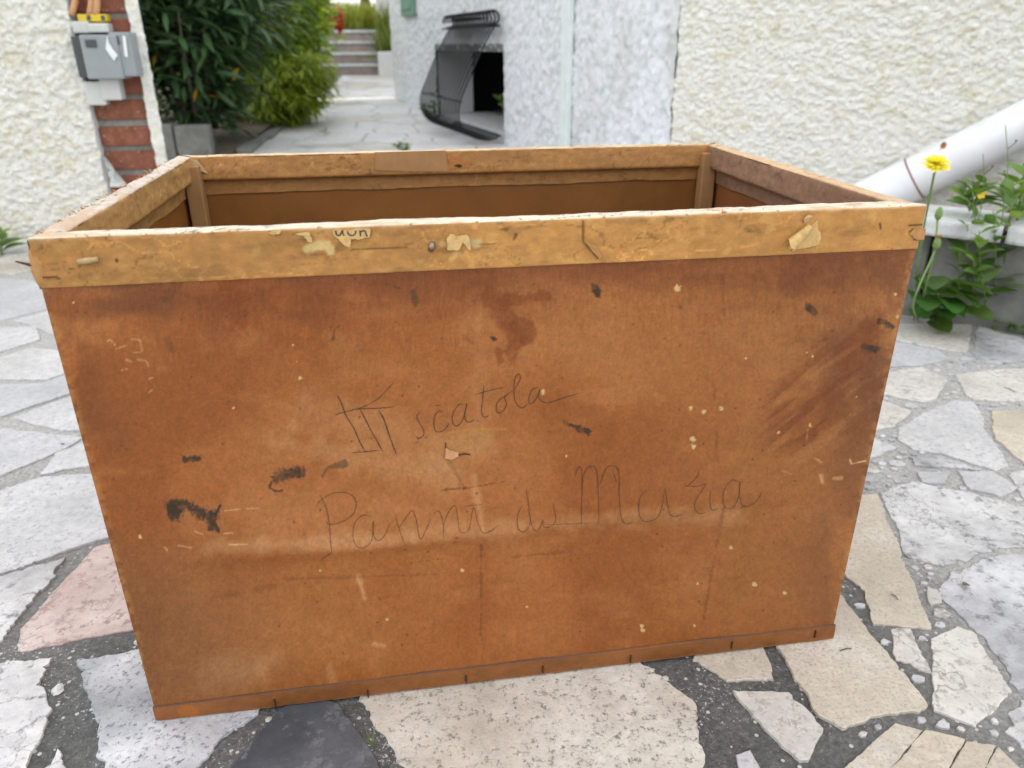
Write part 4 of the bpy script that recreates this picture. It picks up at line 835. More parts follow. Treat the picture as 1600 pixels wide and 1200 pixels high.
# torn tag of board in the middle
def ragged(pts, lift, k=4, amp=1.0):
    P_, L_ = [], []; n = len(pts); lift = lift or [0]*n
    for i in range(n):
        a, b_ = np.array(pts[i], float), np.array(pts[(i+1) % n], float); l = np.linalg.norm(b_-a); kk = max(1, min(k, int(l/3)))
        for j in range(kk):
            q = a+(b_-a)*j/kk+(rng.normal(size=2)*amp*(.25 if j == 0 else .55)); P_.append((q[0], q[1])); L_.append(lift[i]*(1-j/kk)+lift[(i+1) % n]*j/kk)
    return P_, L_
def flat(name, pts, y0, th, m, lift=None, parent=box):
    if name == 'paper_scrap': pts, lift = ragged(pts, lift)
    V = []; n = len(pts)
    for i, (x, y) in enumerate(pts):
        v = at_y(x, y, 0); v[1] = y0-(lift[i] if lift else 0); V.append(v)
    V2 = [v+np.array([0, th, 0]) for v in V]
    return make(name, V+V2, [tuple(range(n))[::-1]]+[(i, (i+1) % n, n+(i+1) % n, n+i) for i in range(n)], m, parent)
yt = -float(relief(715, 700))-.001
flat('torn_flap', [(696, 698), (704, 703), (716, 706), (716, 711), (706, 715), (695, 713)], yt-.0004, .0004, M['board_fuzz'], [.0012, .0, .0, .0015, .003, .0035])
flat('tear_gap', [(695.5, 692), (697, 690), (697.5, 703), (709, 706.5), (717, 709), (726, 707.5), (735, 709), (735, 710.5), (726, 709.5), (716, 711), (708, 708), (695.5, 705)], yt-.0003, .0004, M['rust'])
# torn scraps and curls on the tape
B6 = ((400, 200), 4.0); B8 = ((1200, 200), 4.0); B7 = ((800, 200), 4.0); yr = -.0032
flat('paper_scrap', W1([(80,652),(130,628),(160,638),(150,655),(100,660)], *B6), yr, .0005, M['paper'], [0,.0006,0,.001,0])
flat('paper_scrap', W1([(240,658),(330,642),(350,680),(355,707),(322,702),(298,672)], *B6), yr, .0005, M['paper'], [0,0,.0012,.0018,.0006,0])
flat('paper_scrap', W1([(478,640),(500,626),(560,632),(640,622),(716,626),(710,676),(690,682),(640,690),(595,685),(590,735),(558,730),(520,690),(488,668)], *B6), yr, .0005, M['paper'], [0,0,0,0,0,.0006,0,.0008,.0004,.002,.0016,0,0])
flat('paper_scrap', W1([(1215,655),(1262,668),(1310,660),(1332,682),(1335,755),(1290,712),(1262,756),(1195,755),(1190,690)], *B6), yr, .0005, M['paper'], [0,.0005,0,.0008,.003,.0008,.002,.0012,0])
mb = MB()
for pts in ([(500,636),(505,660),(525,664),(540,634)], [(542,634),(546,660),(556,662)], [(572,640),(582,660),(605,666),(622,652),(624,634)], [(650,634),(655,672)], [(655,642),(680,636),(690,660),(696,672)]):
    q = spline(W1(pts, *B6), 4); V = []
    for i, p in enumerate(q):
        t = q[min(i+1, len(q)-1)]-q[max(i-1, 0)]; t = t/max(np.hypot(*t), 1e-6); nr = np.array([-t[1], t[0]])
        for s_ in (-1, 1):
            x, y = p+nr*1.1*s_; v3 = at_y(x, y, 0); v3[1] = yr-.0006; V.append(v3)
    mb.add(V, [(2*i, 2*i+1, 2*i+3, 2*i+2) for i in range(len(q)-1)])
mb.build('printed_letters', M['ink'], box)
flat('tape_fold', W1([(452,702),(500,716),(520,735),(556,792),(544,812),(500,768)], *B7), -.0042, .0006, M['kraft_worn'], [0,.0012,.0012,.0006,0,.0002])
flat('paper_scrap', W1([(870,655),(905,625),(972,626),(962,692),(908,690)], *B8), yr-.0006, .0008, M['kraft_worn'])
flat('paper_scrap', W1([(205,560),(240,535),(265,545),(245,575),(212,588)], *B8), yr-.0006, .0006, M['paper_pale'], [.002,0,.001,0,.0015])
# exposed pale patch and the curl peeled from it
flat('paper_scrap', W1([(265,600),(298,570),(300,625),(318,665),(308,725),(180,752),(135,762),(170,735),(175,690)], *B8), yr-.0003, .0004, M['paper'])
c0 = at_y(*W1([(112, 722)], *B8)[0], 0); c1 = at_y(*W1([(244, 608)], *B8)[0], 0); V = []; F = []; nA = 16; nS = 12
for i in range(nS+1):
    s_ = i/nS; ctr = c0*(1-s_)+c1*s_; rad = .0066*(1-s_)+.0032*s_
    ax = (c1-c0)/np.linalg.norm(c1-c0); side = np.array([-ax[2], 0, ax[0]])
    for j in range(nA+1):
        a_ = -.9+j/nA*(5.2); r_ = rad*(1-.22*j/nA)
        V.append(ctr+side*math.cos(a_)*r_+np.array([0, -.0036-rad*.9-math.sin(a_)*r_, 0])+ax*(.002*math.sin(j*.7)*(1-s_)))
for i in range(nS):
    for j in range(nA): F.append((i*(nA+1)+j, i*(nA+1)+j+1, (i+1)*(nA+1)+j+1, (i+1)*(nA+1)+j))
make('paper_curl', V, F, M['paper'], box, True)
p0 = at_y(122, 409, -.004); p1 = at_y(153, 405, -.004); MB().tube([p0, p0*.5+p1*.5+np.array([0, -.0005, 0]), p1], [.0022, .0028, .0022], 8).build('paper_curl', M['paper_pale'], box, True)
p0 = at_y(673, 391, -.003); p1 = at_y(676, 378, -.003); MB().tube([p0, (p0+p1)/2+np.array([0, -.002, 0]), p1], [.0026, .0036, .002], 8).build('nail', M['nail'], box, True)
# torn fibres on the left rim, splinter at the left corner
mb = MB()
for i in range(60):
    y = random.uniform(.02, BD-.05); o = np.array([random.uniform(-.003, .004), y, BH-.001]); l = random.uniform(.001, .006)
    d = np.array([random.uniform(-1, .1), random.uniform(-.8, .8), random.uniform(.05, .6)]); d /= np.linalg.norm(d)
    mb.tube([o, o+d*l*.6, o+d*l+np.array([0, 0, -.15*l])], [.0007, .0005, .0003], 4)
for i in range(40):
    x = random.uniform(.02, BW-.02); o = np.array([x, random.uniform(-.002, .003), BH-.0005]); l = random.uniform(.001, .004); d = np.array([random.uniform(-1, 1), random.uniform(-1, .3), random.uniform(-.1, .5)]); d /= np.linalg.norm(d)
    mb.tube([o, o+d*l*.6, o+d*l], [.0005, .0004, .0002], 4)
tag(mb.build('torn_fibres', M['kraft_worn'], box), kind='stuff')
p0 = at_y(48, 414, .0); MB().tube([p0+np.array([.004, 0, 0]), p0, p0+np.array([-.010, -.002, .004])], [.0016, .0014, .0006], 6).build('splinter', M['rust'], box, True)
a_ = np.array([0, 0, BH]); bm = bmesh.new(); bmesh.ops.create_icosphere(bm, subdivisions=3, radius=1)
for v in bm.verts:
    k_ = 1+.5*(float(fbm(v.co.x*2+5, v.co.z*2+v.co.y*3, 8, 3))-.5); v.co = Vector((v.co.x*.007*k_+.001, v.co.y*.007*k_+.004, v.co.z*.020*k_+BH-.026))
bm.verts.index_update(); V = [v.co.copy() for v in bm.verts]; F = [[v.index for v in f.verts] for f in bm.faces]; bm.free()
make('worn_corner', V, F, M['kraft_worn'], box, True)
# back rim damage: exposed wood patch and tape ends hanging under the batten
yb_ = BD-RT-.0012
def bflat(name, pts, Y, m, th=.0006, lift=None):
    V = [at_y(x, y, Y-(lift[i] if lift else 0)) for i, (x, y) in enumerate(pts)]; n = len(V); V2 = [v+np.array([0, th, 0]) for v in V]
    return make(name, V+V2, [tuple(range(n))[::-1]]+[(i, (i+1) % n, n+(i+1) % n, n+i) for i in range(n)], m, box)
M['bare'] = simple('bare_board', L3(188, 122, 58, .75), 0.75, 0.25, 90, 0.3, 0.001)
bflat('bare_patch', [(701, 250), (706, 243), (722, 246), (735, 252), (733, 262), (715, 262), (703, 266)], yb_, M['bare'])
bflat('worm_hole', [(709, 259), (716, 256), (723, 259), (718, 262)], yb_-.0008, M['rust'])
bflat('tape_overlap', [(586, 238), (696, 235), (700, 268), (640, 268), (586, 266)], yb_-.0004, M['paper_tape'] if 'paper_tape' in M else simple('kraft_overlap', L3(172, 128, 80, .78), .6, .12, 60, .3, .001))
bflat('torn_flap', [(290, 247), (308, 250), (318, 262), (325, 271), (308, 266), (296, 256)], yb_-.001, M['paper_pale'], .0006, [0, 0, .001, .003, .001, 0])

# ------------------------------------------------------------------ plants
LEAF = {}
def leaf_shape(kind):
    if kind == 'lance': prof_ = [(0, .10), (.25, .75), (.5, 1.0), (.75, .7), (1, .02)]; w = .10
    elif kind == 'ovate': prof_ = [(0, .08), (.2, .8), (.42, 1.0), (.7, .72), (1, .03)]; w = .24
    elif kind == 'round': prof_ = [(0, .25), (.2, .85), (.5, 1.0), (.8, .8), (1, .25)]; w = .40
    else: prof_ = [(0, .6), (.4, 1.0), (1, .05)]; w = .035
    V = []; F = []
    for i, (t, k) in enumerate(prof_):
        z = -.16*t*t
        V += [(t, -w*k, z+.35*w*k), (t, 0, z), (t, w*k, z+.35*w*k)]
    for i in range(len(prof_)-1):
        b_ = i*3; F += [(b_, b_+3, b_+4, b_+1), (b_+1, b_+4, b_+5, b_+2)]
    return np.array(V), np.array(F)
for k_ in ('lance', 'ovate', 'round', 'blade'): LEAF[k_] = leaf_shape(k_)
def frames(dirs, up=None):
    d = dirs/np.linalg.norm(dirs, axis=1, keepdims=True); u = rng.normal(size=d.shape)*.35+np.array([0, 0, 1.0])
    y = np.cross(u, d); y /= np.linalg.norm(y, axis=1, keepdims=True)+1e-9; z = np.cross(d, y); return d, y, z
def leaves(name, pos, dirs, size, kind, colfn, m, parent):
    V0, F0 = LEAF[kind]; n = len(pos); d, y, z = frames(dirs); sz = np.asarray(size).reshape(-1, 1, 1)*np.ones((n, 1, 1))
    V = pos[:, None, :]+sz*(V0[None, :, 0:1]*d[:, None]+V0[None, :, 1:2]*y[:, None]+V0[None, :, 2:3]*z[:, None])
    F = (F0[None]+np.arange(n)[:, None, None]*len(V0)).reshape(-1, 4); cl_ = np.repeat(colfn(n, pos), len(V0), 0)
    return make(name, V.reshape(-1, 3), F, m, parent, True, cl_)
def cols(a, b, yellow=0.0):
    a, b = np.array(a), np.array(b)
    def f(n, pos):
        t = rng.random((n, 1)); c = a*(1-t)+b*t
        if yellow: c = np.where(rng.random((n, 1)) < yellow, np.array([.55, .33, .03]), c)
        return c
    return f
def shrub(name, label, base, height, rad, nst, per, kind, lsize, colfn, m, lean=(0, 0), cat='shrub', droop=0.2, group=None, zmin=.15):
    root = tag(empty(name, base), label, cat, group); b0 = np.array(base); pos = []; dr = []
    for i in range(nst):
        a = rng.random()*6.283; r = rad*math.sqrt(rng.random()); top = b0+np.array([math.cos(a)*r[0] if hasattr(r, '__len__') else math.cos(a)*r, math.sin(a)*r, height*(.45+.6*rng.random())])+np.array([lean[0], lean[1], 0])
        p0 = b0+np.array([math.cos(a)*rad*.18, math.sin(a)*rad*.18, 0]); mid = (p0+top)/2+np.array([math.cos(a)*rad*.1, math.sin(a)*rad*.1, .08*height])
        q = spline([p0, mid, top], 6)
        if i < 16: MB().tube(q, np.linspace(.018, .005, len(q))*max(.4, height/1.6), 6).build('stem', M['bark'] if height > .8 else M['stem'], root, True)
        for j in range(per):
            t = zmin+(1-zmin)*rng.random()**.7; x = t*(len(q)-1); k0 = min(int(x), len(q)-2); p = q[k0]*(1-(x-k0))+q[k0+1]*(x-k0)
            ax = q[k0+1]-q[k0]; ax = ax/np.linalg.norm(ax); sd = rng.normal(size=3); sd -= ax*(sd@ax); sd /= np.linalg.norm(sd)
            pos.append(p+sd*rng.random()*lsize*.9+rng.normal(size=3)*lsize*.35); dr.append(sd*.9+ax*(.55-droop*rng.random()*2)+np.array([0, 0, -droop*.4]))
    leaves('crown', np.array(pos), np.array(dr), lsize*(.65+.6*rng.random(len(pos))), kind, colfn, m, root)
    return root
OL = cols((.030, .070, .032), (.085, .155, .060), .010); OL_LIT = cols((.08, .15, .035), (.20, .30, .06), .006)  # second oleander set brightened, sunlight put into the leaf colour
shrub('oleander_bush', 'dark green oleander bush right behind the brick niche', (-1.62, 4.95, .12), 1.75, .66, 70, 70, 'lance', .165, OL, M['leaf_dark'], zmin=.0, droop=.35)
shrub('oleander_bush', 'dark green oleander bush above the concrete edging', (-1.05, 5.35, .12), 1.6, .60, 70, 70, 'lance', .165, OL, M['leaf_dark'], (.08, -.1), zmin=.0, droop=.35)
shrub('oleander_bush', 'oleander bush beside the path, in front of the steps', (-1.05, 6.9, .12), 1.9, .72, 64, 66, 'lance', .15, OL_LIT, M['leaf_dark'], (.12, 0), zmin=.0, droop=.3)
shrub('leafy_shrub', 'fresh green leafy shrub trailing low over the edge of the path', (-.66, 6.7, .02), .60, .48, 80, 90, 'lance', .10, cols((.15, .22, .02), (.32, .40, .045)), M['leaf'], droop=.5, zmin=.05)  # leaf greens lifted to carry painted sunlight
shrub('leafy_shrub', 'bright green shrub lower left of the garden steps', (-.82, 8.8, .1), 1.35, .62, 60, 66, 'ovate', .11, cols((.13, .22, .03), (.30, .40, .06)), M['leaf'])  # sunlit look comes partly from these brightened greens
shrub('leafy_shrub', 'green shrub with red blossom next to the garden steps', (-1.0, 11.0, .15), 1.9, .72, 56, 66, 'ovate', .12, cols((.09, .18, .025), (.22, .32, .05)), M['leaf'])
# red blossoms at the shrub's edge
for i, (px, py, t) in enumerate(((507, 8, 11.0), (528, 24, 11.5), (529, 42, 11.5))):
    c_ = at_t(px, py, t); n = 60; pos = c_+rng.normal(size=(n, 3))*.05; pos[:, 2] += rng.normal(size=n)*.03
    e = tag(empty('red_blossom', tuple(c_)), ['red blossom highest of the three left of the steps', 'middle red blossom of the three left of the steps', 'red blossom lowest of the three left of the steps'][i], 'flower', 'red blossoms by the steps')
    leaves('petals', c_+(pos-c_)*.75, rng.normal(size=(n, 3)), .06*np.ones(n), 'round', cols((.35, .02, .025), (.55, .05, .05)), M['leaf'], e)
    MB().tube([c_, c_+np.array([-.10, .05, -.08]), c_+np.array([-.28, .1, -.22])], .006, 5).build('stem', M['stem'], e)
# concrete edging of the planting bed
kb = tag(empty('concrete_edging', (-1.3, 4.65, 0)), 'grey concrete edging blocks in front of the oleander', 'edging'); x = -1.75
xr_ = float(at_y(330, 230, 4.63)[0]); x = xr_-1.02
for i, l in enumerate((.40, .40, .22)):
    MB().box((x+.004, 4.62+i*.012, -.03), (x+l-.004, 4.74+i*.012, .235-.012*i), .012).build('block', M['concrete'], kb); x += l
kb2 = tag(empty('path_edging', (-.55, 6, 0)), 'low concrete edging running along the left side of the path', 'edging')
for i in range(9):
    y0 = 4.9+i*.85; MB().box((-.74+.035*i*.8, y0, float(zfun(y0))-.05), (-.64+.035*i*.8, y0+.84, float(zfun(y0))+.035), .01).build('block', M['concrete'], kb2)
tag(make('soil', np.array([(-4, 4.7, .02), (-.74, 4.7, .02), (-.45, 12.9, .24), (-4, 12.9, .24)]), np.array([[0, 1, 2, 3]]), M['soil']), kind='structure')
# garden steps
sa = at_y(522, 118, 13.0); sb = at_y(592, 118, 13.0); st = at_y(560, 47, 13.8)
steps = tag(empty('garden_steps', (float(sa[0]), 13.0, float(sa[2]))), 'weathered stone garden steps at the end of the path', 'steps')
NS = 4; rise = (float(st[2])-float(sa[2]))/NS
for i in range(NS):
    z0 = float(sa[2])-.05; z1 = float(sa[2])+rise*(i+1)
    MB().box((sa[0]-.35, 13.0+i*.27, z0), (sb[0]+.0, 13.0+(i+1)*.27+.02, z1-.045), 0).build('riser', M['step'], steps)
    MB().box((sa[0]-.35, 13.0+i*.27-.03, z1-.043), (sb[0]+.0, 13.0+(i+1)*.27+.0, z1), .012).build('tread', M['kerb_stone'], steps)
# low white walls right of the steps
wl = float(sb[0]); lw = MB().box((wl+.005, 12.6, .15), (wl+.75, 12.9, float(st[2])-.33), .015); tag(lw.build('low_wall', M['white_wall']), 'low white wall between the steps and the house', 'wall')
wl2 = MB().box((wl+.02, 14.6, .3), (wl+.9, 14.9, 2.6), .015); tag(wl2.build('garden_wall', M['white_wall']), 'tall white garden wall behind the steps', 'wall')
# tufts of grass above the low wall, tall grass bank and trees behind
n = 500; pos = np.stack([wl+.05+rng.random(n)*.6, 13.0+rng.random(n)*1.2, np.full(n, .45)], 1); dr = rng.normal(size=(n, 3))*.35+np.array([0, 0, 1])
tag(leaves('grass_tuft', pos, dr, .35+.3*rng.random(n), 'blade', cols((.08, .13, .02), (.18, .22, .05)), M['leaf'], None), 'tuft of tall grass behind the low white wall', 'grass')
tag(make('garden_bank', np.array([(-9, 14.1, float(st[2])-.02), (9, 14.1, float(st[2])-.02), (9, 40, 2.2), (-9, 40, 2.2)]), np.array([[0, 1, 2, 3]]), M['lawn']), kind='structure')
n = 9000; pos = np.stack([-3.2+rng.random(n)*5, 14.2+rng.random(n)**1.3*6, np.zeros(n)], 1); pos[:, 2] = float(st[2])-.03+(pos[:, 1]-14.1)*.045; dr = rng.normal(size=(n, 3))*.3+np.array([0, 0, 1])
tag(leaves('tall_grass', pos, dr, .25+.3*rng.random(n), 'blade', cols((.13, .17, .02), (.30, .32, .05)), M['leaf'], None), 'tall sunlit grass on the bank above the steps', 'grass', kind='stuff')
def tree(label, base, h, rad, colfn, n):
    root = tag(empty('garden_tree', base), label, 'tree', 'trees behind the steps'); b0 = np.array(base); q = spline([b0, b0+np.array([.1, 0, h*.35]), b0+np.array([-.05, .1, h*.75])], 5)
    MB().tube(q, np.linspace(.13, .05, len(q)), 8).build('trunk', M['bark'], root, True)
    pos = []; 
    for i in range(26):
        c_ = b0+np.array([rng.normal()*rad*.55, rng.normal()*rad*.5, h*(.30+.65*rng.random())]); k_ = n//26; pos.append(c_+rng.normal(size=(k_, 3))*np.array([.34, .34, .22])*rad*.55)
        if i < 8: MB().tube([q[4+i % 5], (q[4+i % 5]+c_)/2+np.array([0, 0, .1]), c_], [.04, .025, .01], 5).build('limb', M['bark'], root, True)
    pos = np.concatenate(pos); leaves('crown', pos, rng.normal(size=pos.shape)+np.array([0, 0, -.4]), .10+.08*rng.random(len(pos)), 'ovate', colfn, M['leaf'], root)
tree('sunlit yellow green tree straight behind the garden steps', (-.1, 19.0, 1.0), 3.6, 1.5, cols((.15, .20, .02), (.32, .34, .05)), 9000)
tree('sunlit tree left of the steps, behind the red blossoms', (-2.6, 17.5, 1.0), 4.0, 1.6, cols((.10, .17, .02), (.24, .30, .05)), 9000)
tree('green tree farthest back, right of the garden steps', (2.4, 22.0, 1.2), 4.5, 1.7, cols((.10, .17, .03), (.24, .28, .05)), 8000)

# ------------------------------------------------------------------ weeds at the kerb, right of the box
lm_cache = {}
def leaf_obj(parent, pos, d, size, kind, colr, name='leaf'):
    V0, F0 = LEAF[kind]; d = np.array(d, float); d /= np.linalg.norm(d); u = np.array([0, 0, 1.0])+rng.normal(size=3)*.3; y = np.cross(u, d); y /= np.linalg.norm(y)+1e-9; z = np.cross(d, y)
    bmv = V0.copy()
    # two in-between rows for a smoother blade
    V = np.array(pos)+size*(bmv[:, 0:1]*d+bmv[:, 1:2]*y+bmv[:, 2:3]*z)
    o = make(name, V, F0, M['leaf'], parent, True, np.ones((len(V), 3))*np.array(colr)*(1+.1*rng.normal(size=(len(V), 1))))
    md = o.modifiers.new('sub', 'SUBSURF'); md.levels = 1; md.render_levels = 2; return o
GR = [(.10, .19, .035), (.13, .23, .045), (.17, .28, .055), (.075, .15, .035)]
def weed(label, base, stems, kind, lsize, nl, name='weed', bare=.1, stemr=.0022):
    root = tag(empty(name, tuple(base)), label, 'weed')
    for tip, bend in stems:
        b0 = np.array(base); tip = np.array(tip); q = spline([b0, b0*.45+tip*.55+np.array(bend), tip], 7)
        MB().tube(q, np.linspace(stemr, stemr*.5, len(q)), 6).build('stem', M['stem'], root, True)
        for j in range(nl):
            t = bare+(1-bare)*(j+.5)/nl; x = t*(len(q)-1); k0 = min(int(x), len(q)-2); p = q[k0]*(1-(x-k0))+q[k0+1]*(x-k0); a = j*2.4+rng.random(); up_ = .25+.6*t
            leaf_obj(root, p, (math.cos(a), math.sin(a), up_), lsize*(1.15-.55*t)*(.8+.4*rng.random()), kind, GR[rng.integers(4)])
    return root
def kp(px, py, off=.03):   # a point on the upright plane just in front of the kerb face
    return at_plane(px, py, (K0[0]+KN[0]*off, K0[1]+KN[1]*off, 0), (KN[0], KN[1], 0))
# tall leafy weed
b1 = at_z(1548, 506); weed('tall leafy green weed at the kerb, reaching over the coping', b1, [(kp(1552, 330, .05), (.01, 0, 0)), (kp(1580, 285, .04), (.015, 0, .01)), (kp(1530, 360, .07), (-.01, 0, 0)), (kp(1520, 300, .02), (-.01, 0, 0))], 'ovate', .088, 11)
b2 = at_z(1508, 498); weed('slender leafy weed between the round leaves and the tall weed', b2, [(kp(1512, 350, .03), (0, 0, 0)), (kp(1500, 395, .05), (-.01, 0, 0)), (kp(1522, 405, .06), (.01, 0, 0))], 'ovate', .07, 10)
# broad round leaves low by the box
root = tag(empty('broadleaf_weed', tuple(at_z(1462, 497))), 'low broadleaf weed with dark round leaves beside the box', 'weed'); b3 = at_z(1462, 497)
for px, py, s in ((1428, 430, .10), (1452, 425, .09), (1488, 435, .10), (1470, 460, .10), (1510, 480, .08), (1455, 500, .07), (1432, 455, .105), (1445, 470, .10), (1480, 452, .10), (1492, 470, .075), (1462, 440, .08), (1470, 482, .06), (1440, 492, .055), (1425, 478, .07), (1500, 452, .06), (1452, 478, .06)):
    tip = kp(px, py, .06+.05*rng.random()); d = tip-b3; MB().tube([b3, b3+d*.5+np.array([0, 0, .01]), tip], .0018, 5).build('stem', M['stem'], root, True)
    leaf_obj(root, tip-d*.1, (d[0]+.2*rng.normal(), d[1]-.5, d[2]*.3), s, 'round', (.045+.03*rng.random(), .11+.05*rng.random(), .025))
# yellow flower on its stem
f0 = at_t(1462, 259, 1.62); fb = at_z(1428, 500); root = tag(empty('yellow_flower', tuple(fb)), 'yellow dandelion-like flower rising behind the right corner of the box', 'flower')
MB().tube(spline([fb, fb*.5+f0*.5+np.array([-.01, 0, .0]), f0], 8), .0026, 7).build('stem', M['stem'], root, True)
tl = np.array([-.22, -.42, .88]); tl /= np.linalg.norm(tl); t1 = np.cross(tl, [0, 0, 1.0]); t1 /= np.linalg.norm(t1); t2 = np.cross(tl, t1)
for rr, nn, el, ln in ((.004, 22, .12, .026), (.0035, 22, .38, .023), (.003, 18, .70, .018), (.002, 12, 1.1, .013)):
    for j in range(nn):
        a = j*6.2832/nn+rng.random()*.25; e_ = el+.10*rng.normal(); d = (t1*math.cos(a)+t2*math.sin(a))*math.cos(e_)+tl*math.sin(e_)
        V0, F0 = LEAF['lance']; y = np.cross(tl, d); y /= np.linalg.norm(y)+1e-9; z = np.cross(d, y); V = f0+tl*.004+d*rr+ln*(.9+.2*rng.random())*(V0[:, :1]*d+V0[:, 1:2]*1.7*y+V0[:, 2:]*.6*z)
        make('petal', V, F0, M['petal'], root, True)
MB().tube([f0-tl*.012, f0-tl*.005, f0+tl*.004], [.0035, .007, .0085], 10).build('sepals', M['stem'], root, True)
# buds
for i, (px, py, bx, by, t) in enumerate(((1465, 343, 1458, 400, 1.68), (1462, 390, 1428, 470, 1.66))):
    p = at_t(px, py, t); q = at_t(bx, by, t); b_ = at_z(1434, 500)
    root = tag(empty('flower_bud', tuple(b_)), ['closed green flower bud upright below the yellow flower', 'withered flower bud leaning, lower than the green bud'][i], 'flower bud')
    MB().tube(spline([b_, q, p], 7), .0021, 6).build('stem', M['stem'], root, True)
    MB().tube([p, p+np.array([0, 0, .008]), p+np.array([0, 0, .019]), p+np.array([0, 0, .027])], [.004, .0085, .0075, .003], 10).build('bud', M['stem'], root, True)
    if i:
        for j in range(9):
            a = j*.7; V0, F0 = LEAF['lance']; d = np.array([math.cos(a)*.5, math.sin(a)*.5, .8]); d /= np.linalg.norm(d); y = np.cross([0, 0, 1.0], d); y /= np.linalg.norm(y); z = np.cross(d, y)
            make('petal', p+np.array([0, 0, .022])+.016*(V0[:, :1]*d+V0[:, 1:2]*1.6*y+V0[:, 2:]*z), F0, M['wood'], root, True)
# thin seed stalks in front of the pipe
for i, (tx, ty, bx, by) in enumerate(((1571, 195, 1562, 330), (1536, 240, 1520, 350))):
    tip = kp(tx, ty, -.06); b_ = kp(bx, by+40, -.02); root = tag(empty('seed_stalk', tuple(b_)), ['thin dry seed stalk, the taller one in front of the white pipe', 'thin dry seed stalk, the shorter one in front of the white pipe'][i], 'stalk')
    q = spline([b_, b_*.4+tip*.6+np.array([.012, 0, 0]), tip], 7); MB().tube(q, np.linspace(.0016, .0009, len(q)), 5).build('stem', M['stem'], root, True)
    for k_, off in ((len(q)-1, (0, 0, 0)), (len(q)-5, (.014, -.004, .016)), (len(q)-9, (-.012, 0, .014))):
        o_ = q[k_]; e_ = o_+np.array(off); MB().tube([o_, e_, e_+np.array([.001, 0, .006])], [.0008, .001, .0032], 6).build('seed_head', M['bark'], root, True)
# leafy weed on the soil bed, right edge
for i, (bx, by, tips) in enumerate(((1590, 345, ((1600, 270), (1575, 300))), (1515, 330, ((1522, 290), (1540, 285), (1505, 300))))):
    b_ = kp(bx, by, -.08); weed(['leafy weed on the bed at the right edge, under the pipe', 'small leafy weed with pale tips growing behind the coping'][i], b_, [(kp(x, y, -.08), (0, 0, 0)) for x, y in tips], 'ovate', .10 if i == 0 else .065, 10)
for i, (px, py) in enumerate(((1532, 302), (1473, 227))):
    c_ = kp(px, py, -.03) if i == 0 else at_plane(px, py, (CORNER[0]+CN[0]*.23, CORNER[1]+CN[1]*.23, 0), (CN[0], CN[1], 0)); root = tag(empty('orange_flower', tuple(c_)), ['small orange flower on the bed under the pipe', 'tiny orange petal lying on the white pipe'][i], 'flower')
    for j in range(7):
        a = j*.9; d = np.array([math.cos(a), -.3, math.sin(a)]); V0, F0 = LEAF['round']; y = np.cross([0, 1.0, 0], d); y /= np.linalg.norm(y); z = np.cross(d, y); make('petal', c_+.014*(V0[:, :1]*d+V0[:, 1:2]*y+V0[:, 2:]*z), F0, M['bare'] if i else M['yellow'], root, True)
    MB().tube([c_, c_+np.array([0, .01, -.02 if i else -.07])], .0012, 5).build('stem', M['stem'], root)
# spiky grass and toothed leaves low along the kerb foot
root = tag(empty('grass_tuft', tuple(at_z(1590, 512))), 'low spiky weed at the foot of the kerb, right edge', 'weed'); b_ = at_z(1590, 512)
for j in range(26):
    a = rng.random()*6.28; leaf_obj(root, b_+np.array([rng.normal()*.02, rng.normal()*.015, 0]), (math.cos(a), math.sin(a), .25+.5*rng.random()), .07+.05*rng.random(), 'lance', GR[rng.integers(4)])
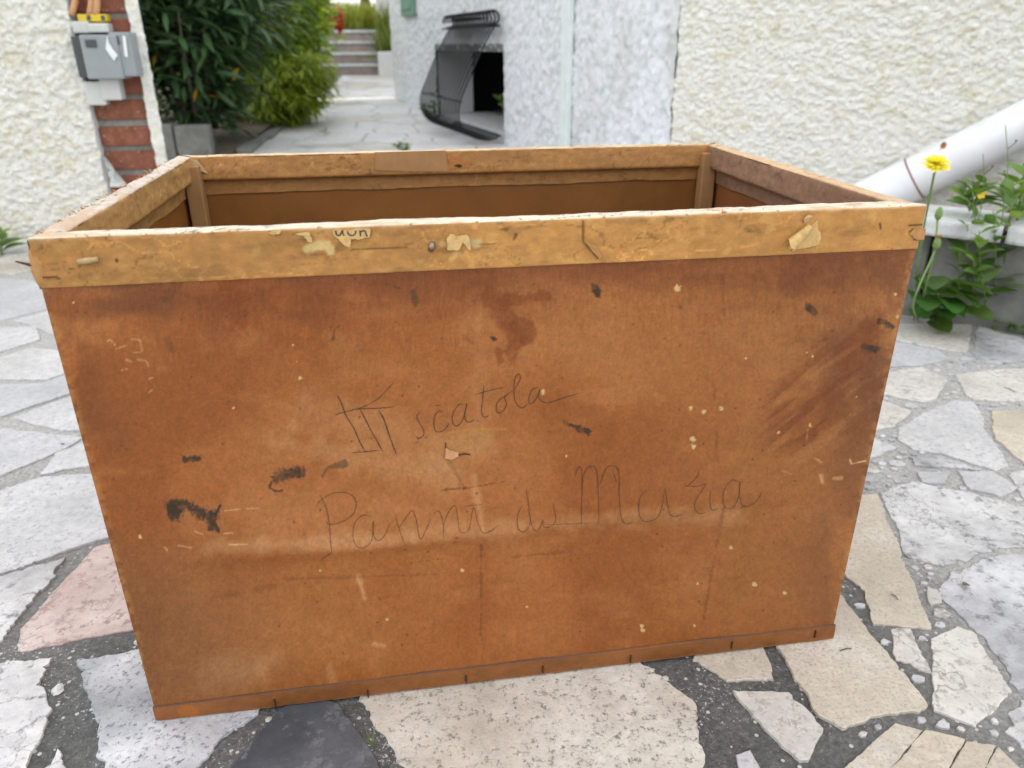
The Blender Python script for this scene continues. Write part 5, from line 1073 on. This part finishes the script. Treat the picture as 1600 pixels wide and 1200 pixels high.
# small plants: at the pier foot, on the path
b_ = at_z(4, 398); weed('small leafy weed at the foot of the pier, left edge', b_, [(b_+np.array([.0, -.02, .16]), (0, 0, 0)), (b_+np.array([.03, -.03, .09]), (0, 0, 0)), (b_+np.array([-.03, -.02, .12]), (0, 0, 0))], 'ovate', .07, 7)
b_ = at_z(628, 238); weed('small green weed sprouting on the path behind the box', b_, [(b_+np.array([.0, 0, .07]), (0, 0, 0)), (b_+np.array([.05, 0, .05]), (0, 0, 0)), (b_+np.array([-.04, 0, .05]), (0, 0, 0))], 'ovate', .07, 6)
b_ = at_z(508, 212); weed('tiny weed on the path nearest the trailing shrub', b_, [(b_+np.array([.0, 0, .05]), (0, 0, 0))], 'ovate', .06, 6)
b_ = on_wall(676, 190, .12); b_[2] = 0.0; weed('dark leafy weed growing through the far end of the grille', b_, [(b_+np.array([.05, 0, .28]), (0, 0, 0)), (b_+np.array([-.08, -.05, .16]), (0, 0, 0)), (b_+np.array([0.03, -.1, .2]), (0, 0, 0))], 'ovate', .12, 8, stemr=.004)
b_ = np.array(W3(HS0+.55, -.25, .07)); weed('leafy weed inside the dark cellar opening', b_, [(b_+np.array([.05, 0, .28]), (0, 0, 0)), (b_+np.array([-.1, 0, .22]), (0, 0, 0))], 'ovate', .13, 8, stemr=.004)
# sprig of grass in the joint beside the slate slab
b_ = at_z(580, 1160); root = tag(empty('grass_sprig', tuple(b_)), 'thin sprig of grass in the joint right of the slate', 'grass')
for j in range(4): leaf_obj(root, b_+np.array([0, 0, -.004]), (rng.normal()*.5, rng.normal()*.6, .6), .016+.01*rng.random(), 'blade', (.10, .16, .03))

# bits of twig and a dry leaf lying on the slabs
for i, (x0, y0, x1, y1) in enumerate(((1392, 929, 1403, 938), (1569, 606, 1586, 613), (1312, 1018, 1330, 1014))):
    a = at_z(x0, y0); b_ = at_z(x1, y1); a[2] = b_[2] = .0011; m_ = (a+b_)/2+np.array([.0012, .0008, .0006])
    o = MB().tube(spline([a, m_, b_], 4), [.0007]*4+[.0011]+[.0006]*4, 5).build('twig', M['bark'], None, True)
    tag(o, ['tiny dark twig on the long beige slab right of the box', 'tiny dark twig on the cream slab near the kerb', 'thin twig on the large beige slab at the box corner'][i], 'twig')
p = at_z(1502, 918); V0, F0 = LEAF['ovate']; Vl = p+np.array([0, 0, .003])+.013*np.stack([V0[:, 0], V0[:, 1]*1.4, V0[:, 2]+.25*abs(V0[:, 1])+.1], -1)
tag(make('dry_leaf', Vl, F0, M['bark'], None, True), 'small dry brown leaf on the rough grey slab', 'leaf')
p = at_z(98, 693); o = pebble(98, 693, .0042, .7); o.data.materials.clear(); o.data.materials.append(M['rust']); tag(o, 'small dark pebble on the white slab left of the box', 'pebble')
